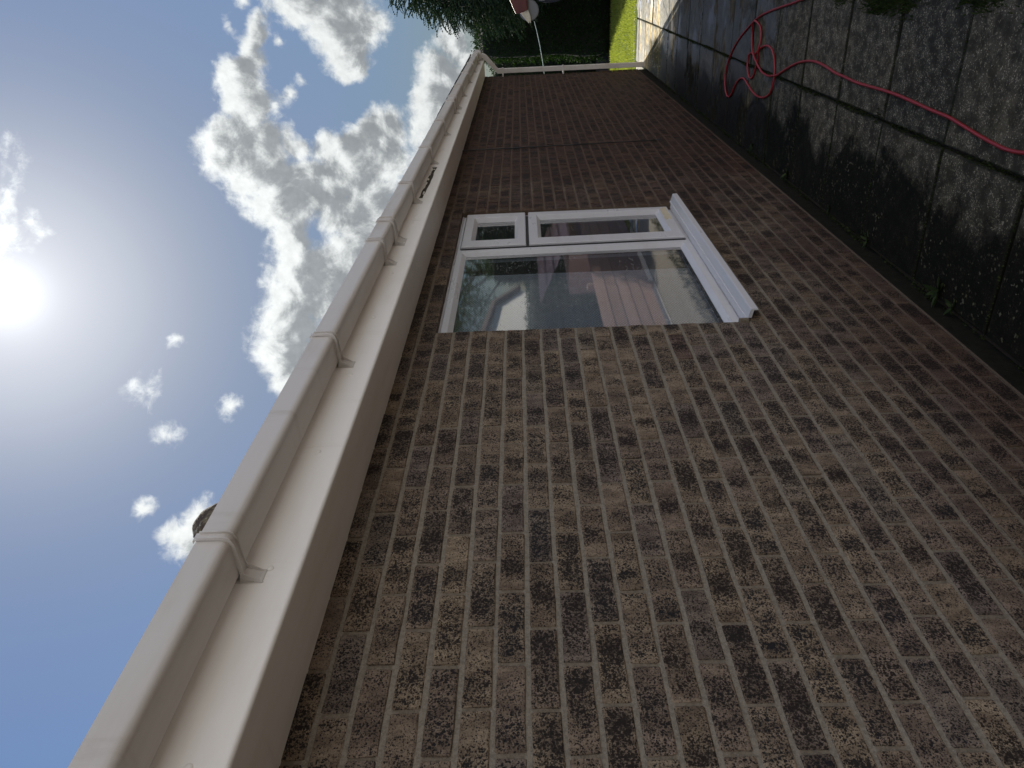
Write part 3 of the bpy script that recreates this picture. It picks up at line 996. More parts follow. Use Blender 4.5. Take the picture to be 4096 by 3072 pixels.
NAILS_A = (-0.504, -0.03, 0.428, 0.876, 1.331, 1.80, 2.21, 2.535)
NAILS_B = (2.66, 3.10, 3.72, 4.35, 4.95, 5.6, 6.2, 6.9, 7.5, 8.1, 8.8, 9.4, 10.0)
nail = None
for (xa, xb, nails) in ((RX0, 2.579, NAILS_A), (2.5815, 10.455, NAILS_B)):
    fm = MB()
    fm.prism_x(fascia_prof(), xa, xb)
    fo = fm.build('fascia_board', PVC, house)
    for i, nxp in enumerate(nails):
        for zz in ((2.363,)):
            if nail is None:
                bmn = bmesh.new()
                bmesh.ops.create_uvsphere(bmn, u_segments=14, v_segments=8, radius=0.0085)
                for v in bmn.verts:
                    v.co.y *= 0.45
                me = bpy.data.meshes.new('nail_cap')
                bmn.to_mesh(me)
                bmn.free()
                me.polygons.foreach_set('use_smooth', [True] * len(me.polygons))
                me.materials.append(PVC)
                nail = bpy.data.objects.new('nail_cap', me)
                COL.objects.link(nail)
                nc = nail
            else:
                nc = nail.copy()
                COL.objects.link(nc)
            nc.parent = fo
            nc.location = (nxp, -0.232, zz)
    if xa > 0:
        # torn strip where the timber behind shows
        ex = MB()
        up_, dn_ = [], []
        for k in range(15):
            X = 3.02 + 0.76 * k / 14
            wdt = 0.013 + 0.010 * mnoise.noise(Vector((X * 7, 0, 3)))
            zc = 2.372 + 0.006 * math.sin(X * 3)
            up_.append((X, -0.2335, zc + wdt))
            dn_.append((X, -0.2335, zc - wdt * 0.9))
        bk_ = [(p[0], -0.226, p[2]) for p in up_ + dn_]
        vs = up_ + dn_ + bk_
        fs = [(i, i + 1, 15 + i + 1, 15 + i) for i in range(14)]
        fs += [(i + 1, i, 30 + i, 30 + i + 1) for i in range(14)] + [(15 + i, 15 + i + 1, 45 + i + 1, 45 + i) for i in range(14)]
        ex.add(vs, fs)
        eo = ex.build('exposed_timber', WOODDARK, fo)
        fl = MB()
        for (xa2, xb2, zc, h) in ((3.22, 3.38, 2.380, 0.010), (3.42, 3.47, 2.374, 0.008), (3.55, 3.74, 2.381, 0.010), (3.09, 3.15, 2.367, 0.006)):
            n = 9
            t_ = [(xa2 + (xb2 - xa2) * i / n, -0.2365 - 0.004 * random.random(), zc + h * (0.5 + 0.5 * random.random())) for i in range(n + 1)]
            b_ = [(xa2 + (xb2 - xa2) * i / n, -0.2350, zc - h * (0.3 + 0.7 * random.random())) for i in range(n + 1)]
            fl.add(t_ + b_, [(i, i + 1, n + 1 + i + 1, n + 1 + i) for i in range(n)])
        fl.build('paint_flakes', FLAKE, eo)

# gutter: square-line profile, falling 45 mm to the far end
GX0, GX1 = -3.3, 10.66


def gut_z(X):
    return 2.490 - 0.0048 * (X + 0.5)


def gut_prof():
    o = [(-0.3450, 0.0), (-0.3455, -0.048), (-0.3455, -0.0515)]
    for k in range(1, 7):
        t = R(90 * k / 6)
        o.append((-0.3290 - 0.0165 * math.cos(t), -0.0535 - 0.0175 * math.sin(t)))
    o += [(-0.326, -0.0712), (-0.256, -0.0722), (-0.252, -0.072), (-0.246, -0.069), (-0.242, -0.060), (-0.238, 0.0)]
    inn = [(y + (0.0035 if y < -0.30 else -0.0035 if y > -0.25 else 0), z + (0.0035 if z < -0.05 else 0)) for y, z in o][::-1]
    lip = [(-0.3345, -0.004), (-0.3345, 0.001)]
    return o + inn[:-1] + [(-0.3395, -0.004)] + lip


gp = gut_prof()
gm = MB()
segs = [GX0 + (GX1 - GX0) * i / 14 for i in range(15)]
n = len(gp)
vs, fs = [], []
for X in segs:
    gz = gut_z(X)
    vs += [(X, y, gz + z) for y, z in gp]
for k in range(14):
    for i in range(n):
        i2 = (i + 1) % n
        fs.append((k * n + i, k * n + i2, (k + 1) * n + i2, (k + 1) * n + i))
gm.add(vs, fs)
# stop end at the far end
gm.box(GX1, GX1 + 0.004, -0.347, -0.236, gut_z(GX1) - 0.074, gut_z(GX1) + 0.003)
gutter = gm.build('gutter', GUT, house)
gutter.data.polygons.foreach_set('use_smooth', [True] * len(gutter.data.polygons))
gutter.modifiers.new('split', 'EDGE_SPLIT').split_angle = R(32)


def bracket_mesh(half, name):
    """strap round the gutter with a gusset and back plate to the fascia"""
    b = MB()
    o1 = [(-0.3405, 0.006), (-0.3485, 0.006), (-0.3500, -0.002), (-0.3500, -0.051)]
    for k in range(1, 7):
        t = R(90 * k / 6)
        o1.append((-0.3280 - 0.0220 * math.cos(t), -0.0530 - 0.0225 * math.sin(t)))
    o1 += [(-0.290, -0.0765), (-0.2480, -0.0800), (-0.2390, -0.100), (-0.2326, -0.118)]
    inn = [(y + (0.0035 if y < -0.33 else 0.0), z + (0.0035 if z < -0.06 else 0.0)) for y, z in o1]
    N = len(o1)
    w = [half * 0.8, half * 0.8, half * 0.8, half * 0.85] + [half * 0.9] * 6 + [half, half * 1.15, half * 1.3, half * 1.45]
    for s0, s1 in ((-1, 1),):
        vs = [(-w[i], *o1[i]) for i in range(N)] + [(w[i], *o1[i]) for i in range(N)]
        vs += [(-w[i], inn[i][0], inn[i][1] + 0.002) for i in range(N)] + [(w[i], inn[i][0], inn[i][1] + 0.002) for i in range(N)]
        fs = []
        for i in range(N - 1):
            fs += [(i, i + 1, N + i + 1, N + i), (2 * N + i, 3 * N + i, 3 * N + i + 1, 2 * N + i + 1),
                   (i, 2 * N + i, 2 * N + i + 1, i + 1), (N + i, N + i + 1, 3 * N + i + 1, 3 * N + i)]
        fs += [(0, N, 3 * N, 2 * N), (N - 1, 3 * N - 1, 4 * N - 1, 2 * N - 1)]
        b.add(vs, fs)
    # two raised ribs along the strap edges
    for sx in (-1, 1):
        vs, fs = [], []
        for i in range(2, N):
            y, z = o1[i]
            yy, zz = (y - 0.0045 if i < 7 else y), (z - 0.0045 if i >= 5 else z)
            xo, xi = sx * (w[i] + 0.0004), sx * (w[i] - 0.0035)
            vs += [(xo, y, z), (xo, yy, zz), (xi, yy, zz), (xi, y, z)]
        for i in range(N - 3):
            for q in range(4):
                q2 = (q + 1) % 4
                fs.append((i * 4 + q, i * 4 + q2, (i + 1) * 4 + q2, (i + 1) * 4 + q))
        fs += [(0, 1, 2, 3), (len(vs) - 1, len(vs) - 2, len(vs) - 3, len(vs) - 4)]
        b.add(vs, fs)
    b.box(-half * 1.5, half * 1.5, -0.2345, -0.2322, -0.120, -0.015)
    # side cheeks under the gutter
    for sx in (-1, 1):
        xo = sx * half * 1.2
        b.add([(xo, -0.2330, -0.118), (xo, -0.2330, -0.070), (xo, -0.2600, -0.076), (xo + 0.002, -0.2330, -0.118), (xo + 0.002, -0.2330, -0.070), (xo + 0.002, -0.2600, -0.076)],
              [(0, 1, 2), (5, 4, 3), (0, 2, 5, 3), (2, 1, 4, 5), (1, 0, 3, 4)])
    return b


br0 = bracket_mesh(0.0135, 'b').build('gutter_bracket', GUT, gutter)
un0 = bracket_mesh(0.034, 'u').build('gutter_union', GUT, gutter)
un0['label'] = 'wide gutter joint bracket'
bx = [-2.05, -1.05, -0.055, 0.944, 1.923, 2.926, 3.888, 4.886, 5.893, 6.935, 7.960, 8.958, 9.875]
for i, X in enumerate(bx):
    o = br0 if i == 0 else dup(br0, gutter)
    o.location = (X, 0, gut_z(X))
for i, X in enumerate((2.225, 6.160)):
    o = un0 if i == 0 else dup(un0, gutter)
    o.location = (X, 0, gut_z(X))

# downpipe
dpipe = MB()
PX0, PX1, PY0, PY1 = 10.345, 10.412, -0.112, -0.045


def sq_tube(path_pts, hw):
    """square section along a polyline in a YZ plane (X kept)"""
    vs, fs = [], []
    for (x, y, z, nyz) in path_pts:
        ny_, nz_ = nyz
        for sx, sn in ((-1, -1), (1, -1), (1, 1), (-1, 1)):
            vs.append((x + sx * hw, y + sn * hw * ny_, z + sn * hw * nz_))
    for k in range(len(path_pts) - 1):
        for i in range(4):
            i2 = (i + 1) % 4
            fs.append((k * 4 + i, k * 4 + i2, (k + 1) * 4 + i2, (k + 1) * 4 + i))
    fs += [(3, 2, 1, 0), tuple(len(vs) - 4 + i for i in range(4))]
    dpipe.add(vs, fs)


pcx, pcy = 10.379, -0.0785
sq_tube([(pcx, pcy, 0.0, (1, 0)), (pcx, pcy, 2.06, (1, 0))], 0.0325)
sq_tube([(pcx, pcy, 2.02, (1, 0)), (pcx, pcy, 2.105, (1, 0)), (pcx, -0.262, 2.27, (1, 0.35)), (pcx, -0.292, 2.31, (1, 0)), (pcx, -0.292, 2.37, (1, 0))], 0.0350)
dpipe.box(pcx - 0.055, pcx + 0.055, -0.350, -0.236, 2.335, gut_z(10.4) - 0.010)
dpi = dpipe.build('downpipe', GUT, house, bevel=0.006)
clip = MB()
clip.box(pcx - 0.040, pcx + 0.040, -0.1185, -0.0385, -0.011, 0.011)
clip.box(pcx - 0.058, pcx + 0.058, -0.0380, -0.0030, -0.009, 0.009)
c0 = clip.build('pipe_clip', GUT, dpi, bevel=0.002)
c0.location.z = 2.035
c1 = dup(c0, dpi)
c1.location.z = 1.165
stp = MB()
stp.box(10.43, 10.4585, -0.009, -0.0016, 0.08, 0.62)
stp.build('mortar_smear', MORTAR, house)

# roof: courses of interlocking tiles, lower edges in the gutter
rf = MB()
pit = R(24)
for sgn in (1, -1):
    for row in range(13):
        s0, s1 = row * 0.30, row * 0.30 + 0.38
        for k in range(42):
            x0 = RX0 + 0.334 * k + (0.0 if row % 2 else 0.167)
            if x0 > RX1 - 0.1:
                continue
            x1 = min(x0 + 0.331, RX1)
            jz, js = random.uniform(-0.003, 0.003), random.uniform(-0.006, 0.006)
            t = 0.022
            def P(xx, s, h):
                yy = -0.292 + (s + js) * math.cos(pit) - h * math.sin(pit)
                zz = 2.486 + (s + js) * math.sin(pit) + h * math.cos(pit) + jz
                if sgn < 0:
                    yy = 7.0 - yy
                return (xx, yy, zz)
            b0, b1 = 0.0 + 0.016, 0.0 - 0.006
            vs = [P(x0, s0, b0 - t * 0.7), P(x1, s0, b0 - t * 0.7), P(x1, s1, b1 - t), P(x0, s1, b1 - t),
                  P(x0, s0, b0), P(x1, s0, b0), P(x1, s1, b1), P(x0, s1, b1)]
            rf.add(vs, [(0, 3, 2, 1), (4, 5, 6, 7), (0, 1, 5, 4), (1, 2, 6, 5), (2, 3, 7, 6), (3, 0, 4, 7)])
rg = [(3.5 + 0.13 * math.cos(R(a)), 4.150 + 0.11 * math.sin(R(a))) for a in range(0, 181, 20)]
rf.prism_x(rg, RX0, RX1)
rf.build('roof', TILE, house)
ug = MB()          # boarding under the tiles keeps the loft dark
ug.add([(RX0, -0.21, 2.475), (RX1 - 0.03, -0.21, 2.475), (RX1 - 0.03, 3.5, 4.08), (RX0, 3.5, 4.08), (RX0, 7.21, 2.475), (RX1 - 0.03, 7.21, 2.475)],
       [(0, 1, 2, 3), (3, 2, 5, 4)])
ug.build('roof_boarding', WOODDARK, house)
vg = MB()
vg.prism_x([(-0.232, 2.300), (-0.232, 2.47), (3.5, 4.09), (3.5, 3.92)], 10.457, 10.482)
vg.build('bargeboard', PVC, house)

# ------------------------------------------------------------------ the window
SH = 0.028          # the frame has racked a little out of square


def sx_(X, Z):
    return X + (2.15 - Z) * SH


def shear(o):
    for v in o.data.vertices:
        v.co.x = sx_(v.co.x, v.co.z)
    return o


def ring(b, x0, x1, z0, z1, w, yf, yb, slope, yg, c=0.004):
    """mitred frame: outer size, member width w, front face yf, back yb, inner slope width reaching glass at yg"""
    ws = w if isinstance(w, tuple) else (w, w, w, w)        # left, right, bottom, top

    def rect(i, y):
        l, r_, bo, to = (ws[0] * 0, 0, 0, 0) if i == 0 else (0, 0, 0, 0)
        return y
    loops = []
    def loop(k, extra, y):
        return [(x0 + ws[0] * k + extra, y, z0 + ws[2] * k + extra), (x1 - ws[1] * k - extra, y, z0 + ws[2] * k + extra),
                (x1 - ws[1] * k - extra, y, z1 - ws[3] * k - extra), (x0 + ws[0] * k + extra, y, z1 - ws[3] * k - extra)]
    loops.append(loop(0, 0, yb))
    loops.append(loop(0, 0, yf + c))
    loops.append(loop(0, c, yf))
    loops.append(loop(1, -slope - 0.003, yf))
    loops.append(loop(1, -slope, yf + 0.002))
    loops.append(loop(1, 0, yg - 0.004))
    loops.append(loop(1, 0, yb))
    vs = sum(loops, [])
    fs = []
    for k in range(len(loops) - 1):
        for i in range(4):
            i2 = (i + 1) % 4
            fs.append((k * 4 + i, k * 4 + i2, (k + 1) * 4 + i2, (k + 1) * 4 + i))
    k = len(loops) - 1
    for i in range(4):
        i2 = (i + 1) % 4
        fs.append((k * 4 + i, k * 4 + i2, i2, i))
    b.add(vs, fs)


YF = 0.032
fr = MB()
# fixed light on the near side and the two openings on the far side
ring(fr, 1.622, 2.848, 0.838, 2.172, (0.072, 0.066, 0.064, 0.054), YF, YF + 0.06, 0.020, YF + 0.024)
fr.box(2.8482, 3.506, YF + 0.004, YF + 0.06, 2.128, 2.171)
fr.box(2.8482, 3.506, YF + 0.004, YF + 0.06, 0.839, 0.876)
fr.box(3.474, 3.5063, YF + 0.004, YF + 0.0602, 0.8762, 2.1278)
fr.box(2.8484, 3.4738, YF + 0.006, YF + 0.0598, 1.740, 1.790)
# head trim
fr.box(1.63, 3.512, YF - 0.002, YF + 0.010, 2.1722, 2.1800)
window = fr.build('window', UPVC, house)
shear(window)
s1 = MB()
ring(s1, 2.860, 3.500, 1.775, 2.150, (0.128, 0.100, 0.068, 0.072), YF - 0.016, YF + 0.045, 0.020, YF + 0.016)
so1 = shear(s1.build('top_vent', UPVC, window))
s2 = MB()
ring(s2, 2.860, 3.500, 0.862, 1.757, (0.128, 0.100, 0.082, 0.074), YF - 0.016, YF + 0.045, 0.020, YF + 0.016)
so2 = shear(s2.build('opening_sash', UPVC, window))
sc = MB()          # yellowed patch on the bottom rail of the sash
sm = [(3.200, 0.878), (3.270, 0.874), (3.352, 0.879), (3.452, 0.873), (3.446, 0.892), (3.420, 0.914), (3.330, 0.917), (3.262, 0.913), (3.232, 0.919), (3.190, 0.914), (3.212, 0.896)]
nsm = len(sm)
sc.add([(a_, YF - 0.0180, b_) for a_, b_ in sm] + [(a_, YF - 0.0150, b_) for a_, b_ in sm], [tuple(range(nsm))] + [(i, nsm + i, nsm + (i + 1) % nsm, (i + 1) % nsm) for i in range(nsm)])
shear(sc.build('sealant_smear', SCUFF, so2))
gk = MB()          # black gaskets between sash and frame
gk.box(2.8490, 2.8598, YF - 0.004, YF + 0.0035, 0.86, 2.15)
gk.box(2.8600, 3.500, YF + 0.0045, YF + 0.0055, 1.7575, 1.7745)
gk.box(2.862, 3.49, YF + 0.0015, YF + 0.0035, 2.1505, 2.1565)
shear(gk.build('gasket', SPACER, window))


def pane(x0, x1, z0, z1, y):
    p = MB()
    p.box(x0, x1, y, y + 0.004, z0, z1)
    o = shear(p.build('pane', GLASS, window))
    q = MB()
    for (a, b2, c, d2) in ((x0, x1, z1 - 0.012, z1), (x0, x1, z0, z0 + 0.012), (x0, x0 + 0.012, z0 + 0.0121, z1 - 0.0121), (x1 - 0.012, x1, z0 + 0.0121, z1 - 0.0121)):
        q.box(a, b2, y + 0.0045, y + 0.016, c, d2)
    shear(q.build('spacer_bar', SPACER, window))
    return o


pane(1.69, 2.784, 0.900, 2.120, YF + 0.022)
pane(2.986, 3.402, 1.841, 2.080, YF + 0.014)
pane(2.986, 3.402, 0.942, 1.685, YF + 0.014)
sl = MB()
sl.prism_x([(0.090, 0.838), (0.030, 0.838), (0.022, 0.842), (-0.004, 0.836), (-0.006, 0.831), (-0.046, 0.822), (-0.052, 0.818), (-0.053, 0.792), (-0.047, 0.790), (-0.046, 0.808), (-0.012, 0.815), (-0.012, 0.826), (0.090, 0.826)], 1.684, 3.555)
sill = sl.build('sill', UPVC, window)
mo = MB()
mvs = []
for i in range(10):
    mvs.append((1.665 + 0.003 * i + random.uniform(-0.002, 0.002), -0.012 + random.uniform(-0.006, 0.004), 0.832 + 0.006 * i / 9 + random.uniform(-0.002, 0.002)))
for z_ in (0.793, 0.838):
    pass
mo.box(1.664, 1.683, -0.016, 0.025, 0.828, 0.872)
mo.build('mortar_pad', MORTAR, window, bevel=0.006)

# the room behind and its net curtain
rm = MB()
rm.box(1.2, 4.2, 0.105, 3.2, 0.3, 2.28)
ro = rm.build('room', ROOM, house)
bm = bmesh.new()
bm.from_mesh(ro.data)
fr_ = [f for f in bm.faces if all(abs(v.co.y - 0.105) < 1e-4 for v in f.verts)]
bmesh.ops.delete(bm, geom=fr_, context='FACES')
bm.to_mesh(ro.data)
bm.free()
nc = MB()
vs, fs = [], []
NX = 90
for i in range(NX + 1):
    X = 1.60 + 1.12 * i / NX
    yy = 0.150 + 0.012 * math.sin(X * 55) + 0.006 * math.sin(X * 23 + 1)
    for z_ in (0.80, 2.17):
        vs.append((X, yy, z_))
fs = [(2 * i, 2 * i + 2, 2 * i + 3, 2 * i + 1) for i in range(NX)]
nc.add(vs, fs)
tag(nc.build('net_curtain', NET, None, True), 'grey net curtain hanging behind the large fixed pane', 'curtain')

# ------------------------------------------------------------------ things on and near the wall
cb = MB()
cp = []
for i in range(26):
    t = i / 25
    X = 5.346 + 0.108 * t + 0.004 * math.sin(t * 19) + 0.003 * math.sin(t * 41)
    cp.append((X, -0.0085 - 0.003 * abs(math.sin(t * 23)), 2.30 - 1.66 * t))
cp += [(5.462, -0.010, 0.625), (5.445, -0.014, 0.600), (5.425, -0.020, 0.585)]
cb.tube(catmull(cp, 3), 0.0052, 8)
tag(cb.build('loose_cable', CABLE_M, None, True), 'thin black cable hanging down the brick wall from the soffit', 'cable')

bm = bmesh.new()
bmesh.ops.create_icosphere(bm, subdivisions=4, radius=1.0)
for v in bm.verts:
    n_ = v.co.normalized()
    k = 1 + 0.10 * mnoise.noise(n_ * 1.7) + 0.03 * mnoise.noise(n_ * 6)
    v.co = Vector((n_.x * 0.068 * k, n_.y * 0.037 * k, n_.z * 0.054 * k))
me = bpy.data.meshes.new('mossy_stone')
bm.to_mesh(me)
bm.free()
me.polygons.foreach_set('use_smooth', [True] * len(me.polygons))
me.materials.append(STONE)
st = bpy.data.objects.new('mossy_stone', me)
COL.objects.link(st)
st.location = (0.050, -0.294, 2.492)
tag(st, 'round mossy stone lodged in the gutter beside a bracket', 'stone')

# red hose on the path
HOSE = [(3.912, -1.129), (4.0, -1.116), (4.14, -1.094), (4.339, -1.066), (4.526, -1.039), (4.74, -1.003), (4.874, -0.973), (4.979, -0.94), (5.117, -0.888), (5.278, -0.823), (5.443, -0.741), (5.556, -0.659), (5.634, -0.582), (5.68, -0.501), (5.677, -0.436), (5.643, -0.378), (5.577, -0.336), (5.513, -0.33), (5.437, -0.358), (5.359, -0.426), (5.278, -0.48), (5.192, -0.515), (5.109, -0.525), (5.04, -0.517), (4.937, -0.49), (4.819, -0.465), (4.71, -0.453), (4.593, -0.456), (4.488, -0.475), (4.406, -0.504), (4.361, -0.54), (4.338, -0.593), (4.337, -0.643), (4.353, -0.698), (4.39, -0.751), (4.442, -0.787), (4.517, -0.805), (4.595, -0.806), (4.684, -0.791), (4.77, -0.762), (4.866, -0.728), (4.953, -0.727), (5.022, -0.699), (5.027, -0.622), (4.971, -0.564), (4.907, -0.55), (4.846, -0.574), (4.801, -0.633), (4.759, -0.716), (4.738, -0.803), (4.759, -0.886), (4.812, -0.924), (4.897, -0.949), (4.957, -0.929), (4.989, -0.87), (4.971, -0.806), (4.909, -0.75), (4.789, -0.687), (4.667, -0.634), (4.581, -0.621), (4.47, -0.619), (4.355, -0.634), (4.274, -0.648), (4.175, -0.681), (4.044, -0.723), (3.874, -0.768), (3.74, -0.79), (3.61, -0.802), (3.491, -0.8), (3.363, -0.79), (3.255, -0.778), (3.135, -0.774), (2.929, -0.766), (2.709, -0.77), (2.494, -0.772), (2.31, -0.766), (2.141, -0.758), (1.974, -0.753), (1.851, -0.74), (1.735, -0.727), (1.628, -0.718), (1.53, -0.714), (1.434, -0.724), (1.292, -0.754), (1.169, -0.807)]
HOSE = [(2.6, -1.42), (3.1, -1.27), (3.5, -1.19)] + HOSE + [(0.9, -0.93), (0.5, -1.05), (0.0, -1.06), (-0.6, -0.98)]
hp = catmull([(a, b, 0) for a, b in HOSE], 5)
HR = 0.0073
hz = []
for i, p in enumerate(hp):
    z = HR + 0.002
    for j in range(0, i - 12):
        d = (hp[j].xy - p.xy).length
        if d < 0.05:
            z = max(z, hz[j] + 2 * HR * max(0.0, 1 - (d / 0.05) ** 2) if hz[j] < HR * 2 else z)
    hz.append(z)
hz = [sum(hz[max(0, i - 2):i + 3]) / len(hz[max(0, i - 2):i + 3]) for i in range(len(hz))]
hb = MB()
hb.tube([(p.x, p.y, hz[i]) for i, p in enumerate(hp)], HR, 10)
tag(hb.build('garden_hose', HOSE_M, None, True), 'red rubber hose looped and trailing along the wet concrete path', 'hose')


# weeds in the angle between wall and path
def weed(seed, size):
    rr = random.Random(seed)
    vs, fs = [], []
    for k in range(rr.randint(11, 16)):
        a = rr.uniform(0, 2 * math.pi)
        L = size * rr.uniform(0.45, 1.0)
        wd = L * rr.uniform(0.22, 0.34)
        el_ = rr.uniform(0.35, 1.2)
        base = len(vs)
        for i in range(5):
            t = i / 4
            rad = L * t * math.cos(el_ * (1 - 0.5 * t))
            h = L * t * math.sin(el_) * (1 - 0.35 * t)
            ww = wd * (math.sin(math.pi * min(1, t * 0.92 + 0.06)) * 0.5 + 0.03)
            vs.append((rad * math.cos(a) - ww * math.sin(a), rad * math.sin(a) + ww * math.cos(a), h))
            vs.append((rad * math.cos(a) + ww * math.sin(a), rad * math.sin(a) - ww * math.cos(a), h))
        for i in range(4):
            q = base + 2 * i
            fs.append((q, q + 1, q + 3, q + 2))
    b = MB()
    b.add(vs, fs)
    return b


for i, (X, Y, s, lab) in enumerate(((1.76, -0.075, 0.085, 'largest leafy weed at the foot of the wall below the window sill'), (1.63, -0.05, 0.06, 'small weed beside the largest leafy one at the wall foot'),
                                   (2.5, -0.055, 0.06, 'weed at the wall foot below the middle of the window'), (3.06, -0.06, 0.05, 'low weed at the wall foot below the opening sash'),
                                   (3.86, -0.075, 0.065, 'weed at the wall foot just past the window'), (4.68, -0.09, 0.055, 'farthest weed at the wall foot level with the hose coils'))):
    o = weed(20 + i, s).build('weed', WEED)
    o.location = (X, Y, -0.004)
    tag(o, lab, 'weed', 'weeds along the foot of the wall')

# ------------------------------------------------------------------ washing line, reel, peg bag
LA, LB = Vector((10.405, -0.004, 1.437)), Vector((12.1, -0.600, 1.531))
ln = MB()
pts = []
for i in range(31):
    t = i / 30
    p = LA.lerp(LB, t)
    p.z -= 0.05 * 4 * t * (1 - t) * 0.3
    pts.append(p)
ln.tube(pts, 0.0052, 8)
tag(ln.build('washing_line', LINE_M, None, True), 'pale green washing line stretched from the house corner to the reel', 'washing line')

reel = tag(empty('line_reel', (12.1, -0.768, 1.583)), 'grey round line reel on a dark red arm in front of the hedge', 'line reel')
rb = MB()
N = 40
for (yo, r0) in ((0, 0),):
    vs = []
    prof = [(-0.055, 0.0), (-0.055, 0.165), (-0.045, 0.185), (0.045, 0.185), (0.055, 0.165), (0.055, 0.0)]
    for (xx, rr_) in prof:
        for k in range(N):
            t = 2 * math.pi * k / N
            vs.append((xx, rr_ * math.cos(t), rr_ * math.sin(t)))
    fs = [(a * N + k, a * N + (k + 1) % N, (a + 1) * N + (k + 1) % N, (a + 1) * N + k) for a in range(5) for k in range(N)]
    rb.add(vs, fs)
ro_ = rb.build('casing', REEL_M, reel)
ro_.location = (0, 0.0, 0.035)


def plate(b, pts, x0, x1):
    n = len(pts)
    vs = [(x0, y, z) for y, z in pts] + [(x1, y, z) for y, z in pts]
    fs = [tuple(range(n)), tuple(range(2 * n - 1, n - 1, -1))] + [(i, n + i, n + (i + 1) % n, (i + 1) % n) for i in range(n)]
    b.add(vs, fs)


rd = MB()
plate(rd, [(0.047, 0.285), (0.034, 0.185), (-0.012, 0.055), (-0.19, 0.06), (-0.62, 0.10), (-0.62, 0.50), (-0.19, 0.39)], -0.13, -0.058)
plate(rd, [(0.030, 0.200), (-0.012, 0.060), (-0.60, 0.13), (-0.60, 0.22)], -0.150, -0.131)
rd.build('arm', REDP, reel, bevel=0.006)
tp = MB()
plate(tp, [(-0.012, 0.050), (0.030, 0.178), (0.070, 0.155), (0.17, 0.070), (0.222, 0.040), (0.180, 0.030), (0.222, 0.002), (0.10, 0.010)], -0.115, -0.062)
plate(tp, [(0.032, 0.182), (0.038, 0.196), (0.20, 0.060), (0.196, 0.046)], -0.135, -0.116)
tp.build('hook_plate', METAL, reel, bevel=0.004)
rp = MB()
rp.box(-0.12, -0.04, -0.74, -0.62, -1.90, 0.62)
rp.build('post', REDP, reel, bevel=0.008)
reel.scale = (0.848, 0.848, 0.848)

pb = MB()
prof = [(-0.26, 0.30), (-0.10, 0.32), (-0.02, 0.26), (0.01, 0.10), (0.0, -0.10), (-0.05, -0.22), (-0.18, -0.25), (-0.32, -0.22), (-0.36, 0.0), (-0.33, 0.22)]
plate(pb, prof, -0.09, 0.05)
bagm = tag(empty('peg_bag', (12.1, -0.870, 1.244)), 'navy cloth peg bag hanging below the line reel', 'peg bag')
pbo = pb.build('bag', BAG_M, bagm, bevel=0.03, seg=4)
pp = MB()
pp.box(-0.096, -0.0905, -0.16, -0.03, 0.14, 0.24)
pp.build('printed_patch', PATCH_M, bagm)
bagm.scale = (0.848, 0.848, 0.848)


# ------------------------------------------------------------------ planting
def lumpy_box(b, x0, x1, y0, y1, z0, z1, step=0.25, amp=0.10, mi=0):
    bm = bmesh.new()
    bmesh.ops.create_cube(bm, size=1.0)
    sub = int(max(x1 - x0, y1 - y0, z1 - z0) / step)
    bmesh.ops.subdivide_edges(bm, edges=bm.edges, cuts=min(14, sub), use_grid_fill=True)
    vs = []
    for v in bm.verts:
        c = Vector((x0 + (x1 - x0) * (v.co.x + .5), y0 + (y1 - y0) * (v.co.y + .5), z0 + (z1 - z0) * (v.co.z + .5)))
        d = Vector((v.co.x, v.co.y, max(v.co.z, -0.2))) * 2
        rd_ = max(0, d.length - 1.25) * 0.35
        c -= Vector((d.x, d.y, max(d.z, 0))) * rd_ * 0.5
        c += d.normalized() * amp * mnoise.noise(c * 1.6)
        vs.append(c)
    bm.verts.index_update()
    fs = [tuple(v.index for v in f.verts) for f in bm.faces]
    bm.free()
    b.add(vs, fs, mi)


def hedge(name, x0, x1, y0, y1, h, label, nleaf, lm, size=0.045, group=None):
    root = tag(empty(name, ((x0 + x1) / 2, (y0 + y1) / 2, 0)), label, 'hedge', group)
    core = MB()
    lumpy_box(core, x0 + 0.06, x1 - 0.06, y0 + 0.06, y1 - 0.06, 0.0, h - 0.06)
    k = core.build('twigs', HEDGE_C, root, True)
    k.matrix_parent_inverse = Matrix.Translation(-root.location)
    me = k.data
    tri = []
    me.calc_loop_triangles()
    co = np.array([v.co[:] for v in me.vertices])
    T3 = np.array([t.vertices[:] for t in me.loop_triangles])
    A, B_, C_ = co[T3[:, 0]], co[T3[:, 1]], co[T3[:, 2]]
    nr = np.cross(B_ - A, C_ - A)
    ar = np.linalg.norm(nr, axis=1)
    nr = nr / (ar[:, None] + 1e-9)
    pick = RNG.choice(len(T3), nleaf, p=ar / ar.sum())
    r1, r2 = RNG.uniform(0, 1, nleaf), RNG.uniform(0, 1, nleaf)
    sw = r1 + r2 > 1
    r1[sw], r2[sw] = 1 - r1[sw], 1 - r2[sw]
    P = A[pick] + (B_ - A)[pick] * r1[:, None] + (C_ - A)[pick] * r2[:, None]
    nn = nr[pick]
    P = P + nn * (RNG.normal(0.04, 0.05, nleaf))[:, None]
    d = RNG.normal(0, 1, (nleaf, 3)) + nn * 0.9 + np.array([0, 0, 0.4])
    nrm = RNG.normal(0, 0.6, (nleaf, 3)) + nn
    v, f = leaf_quads(P, d, nrm, RNG.uniform(0.7, 1.4, nleaf) * size, RNG.uniform(0.4, 0.7, nleaf) * size)
    lo = np_mesh('foliage', v, f, lm, root)
    lo.matrix_parent_inverse = Matrix.Translation(-root.location)
    return root


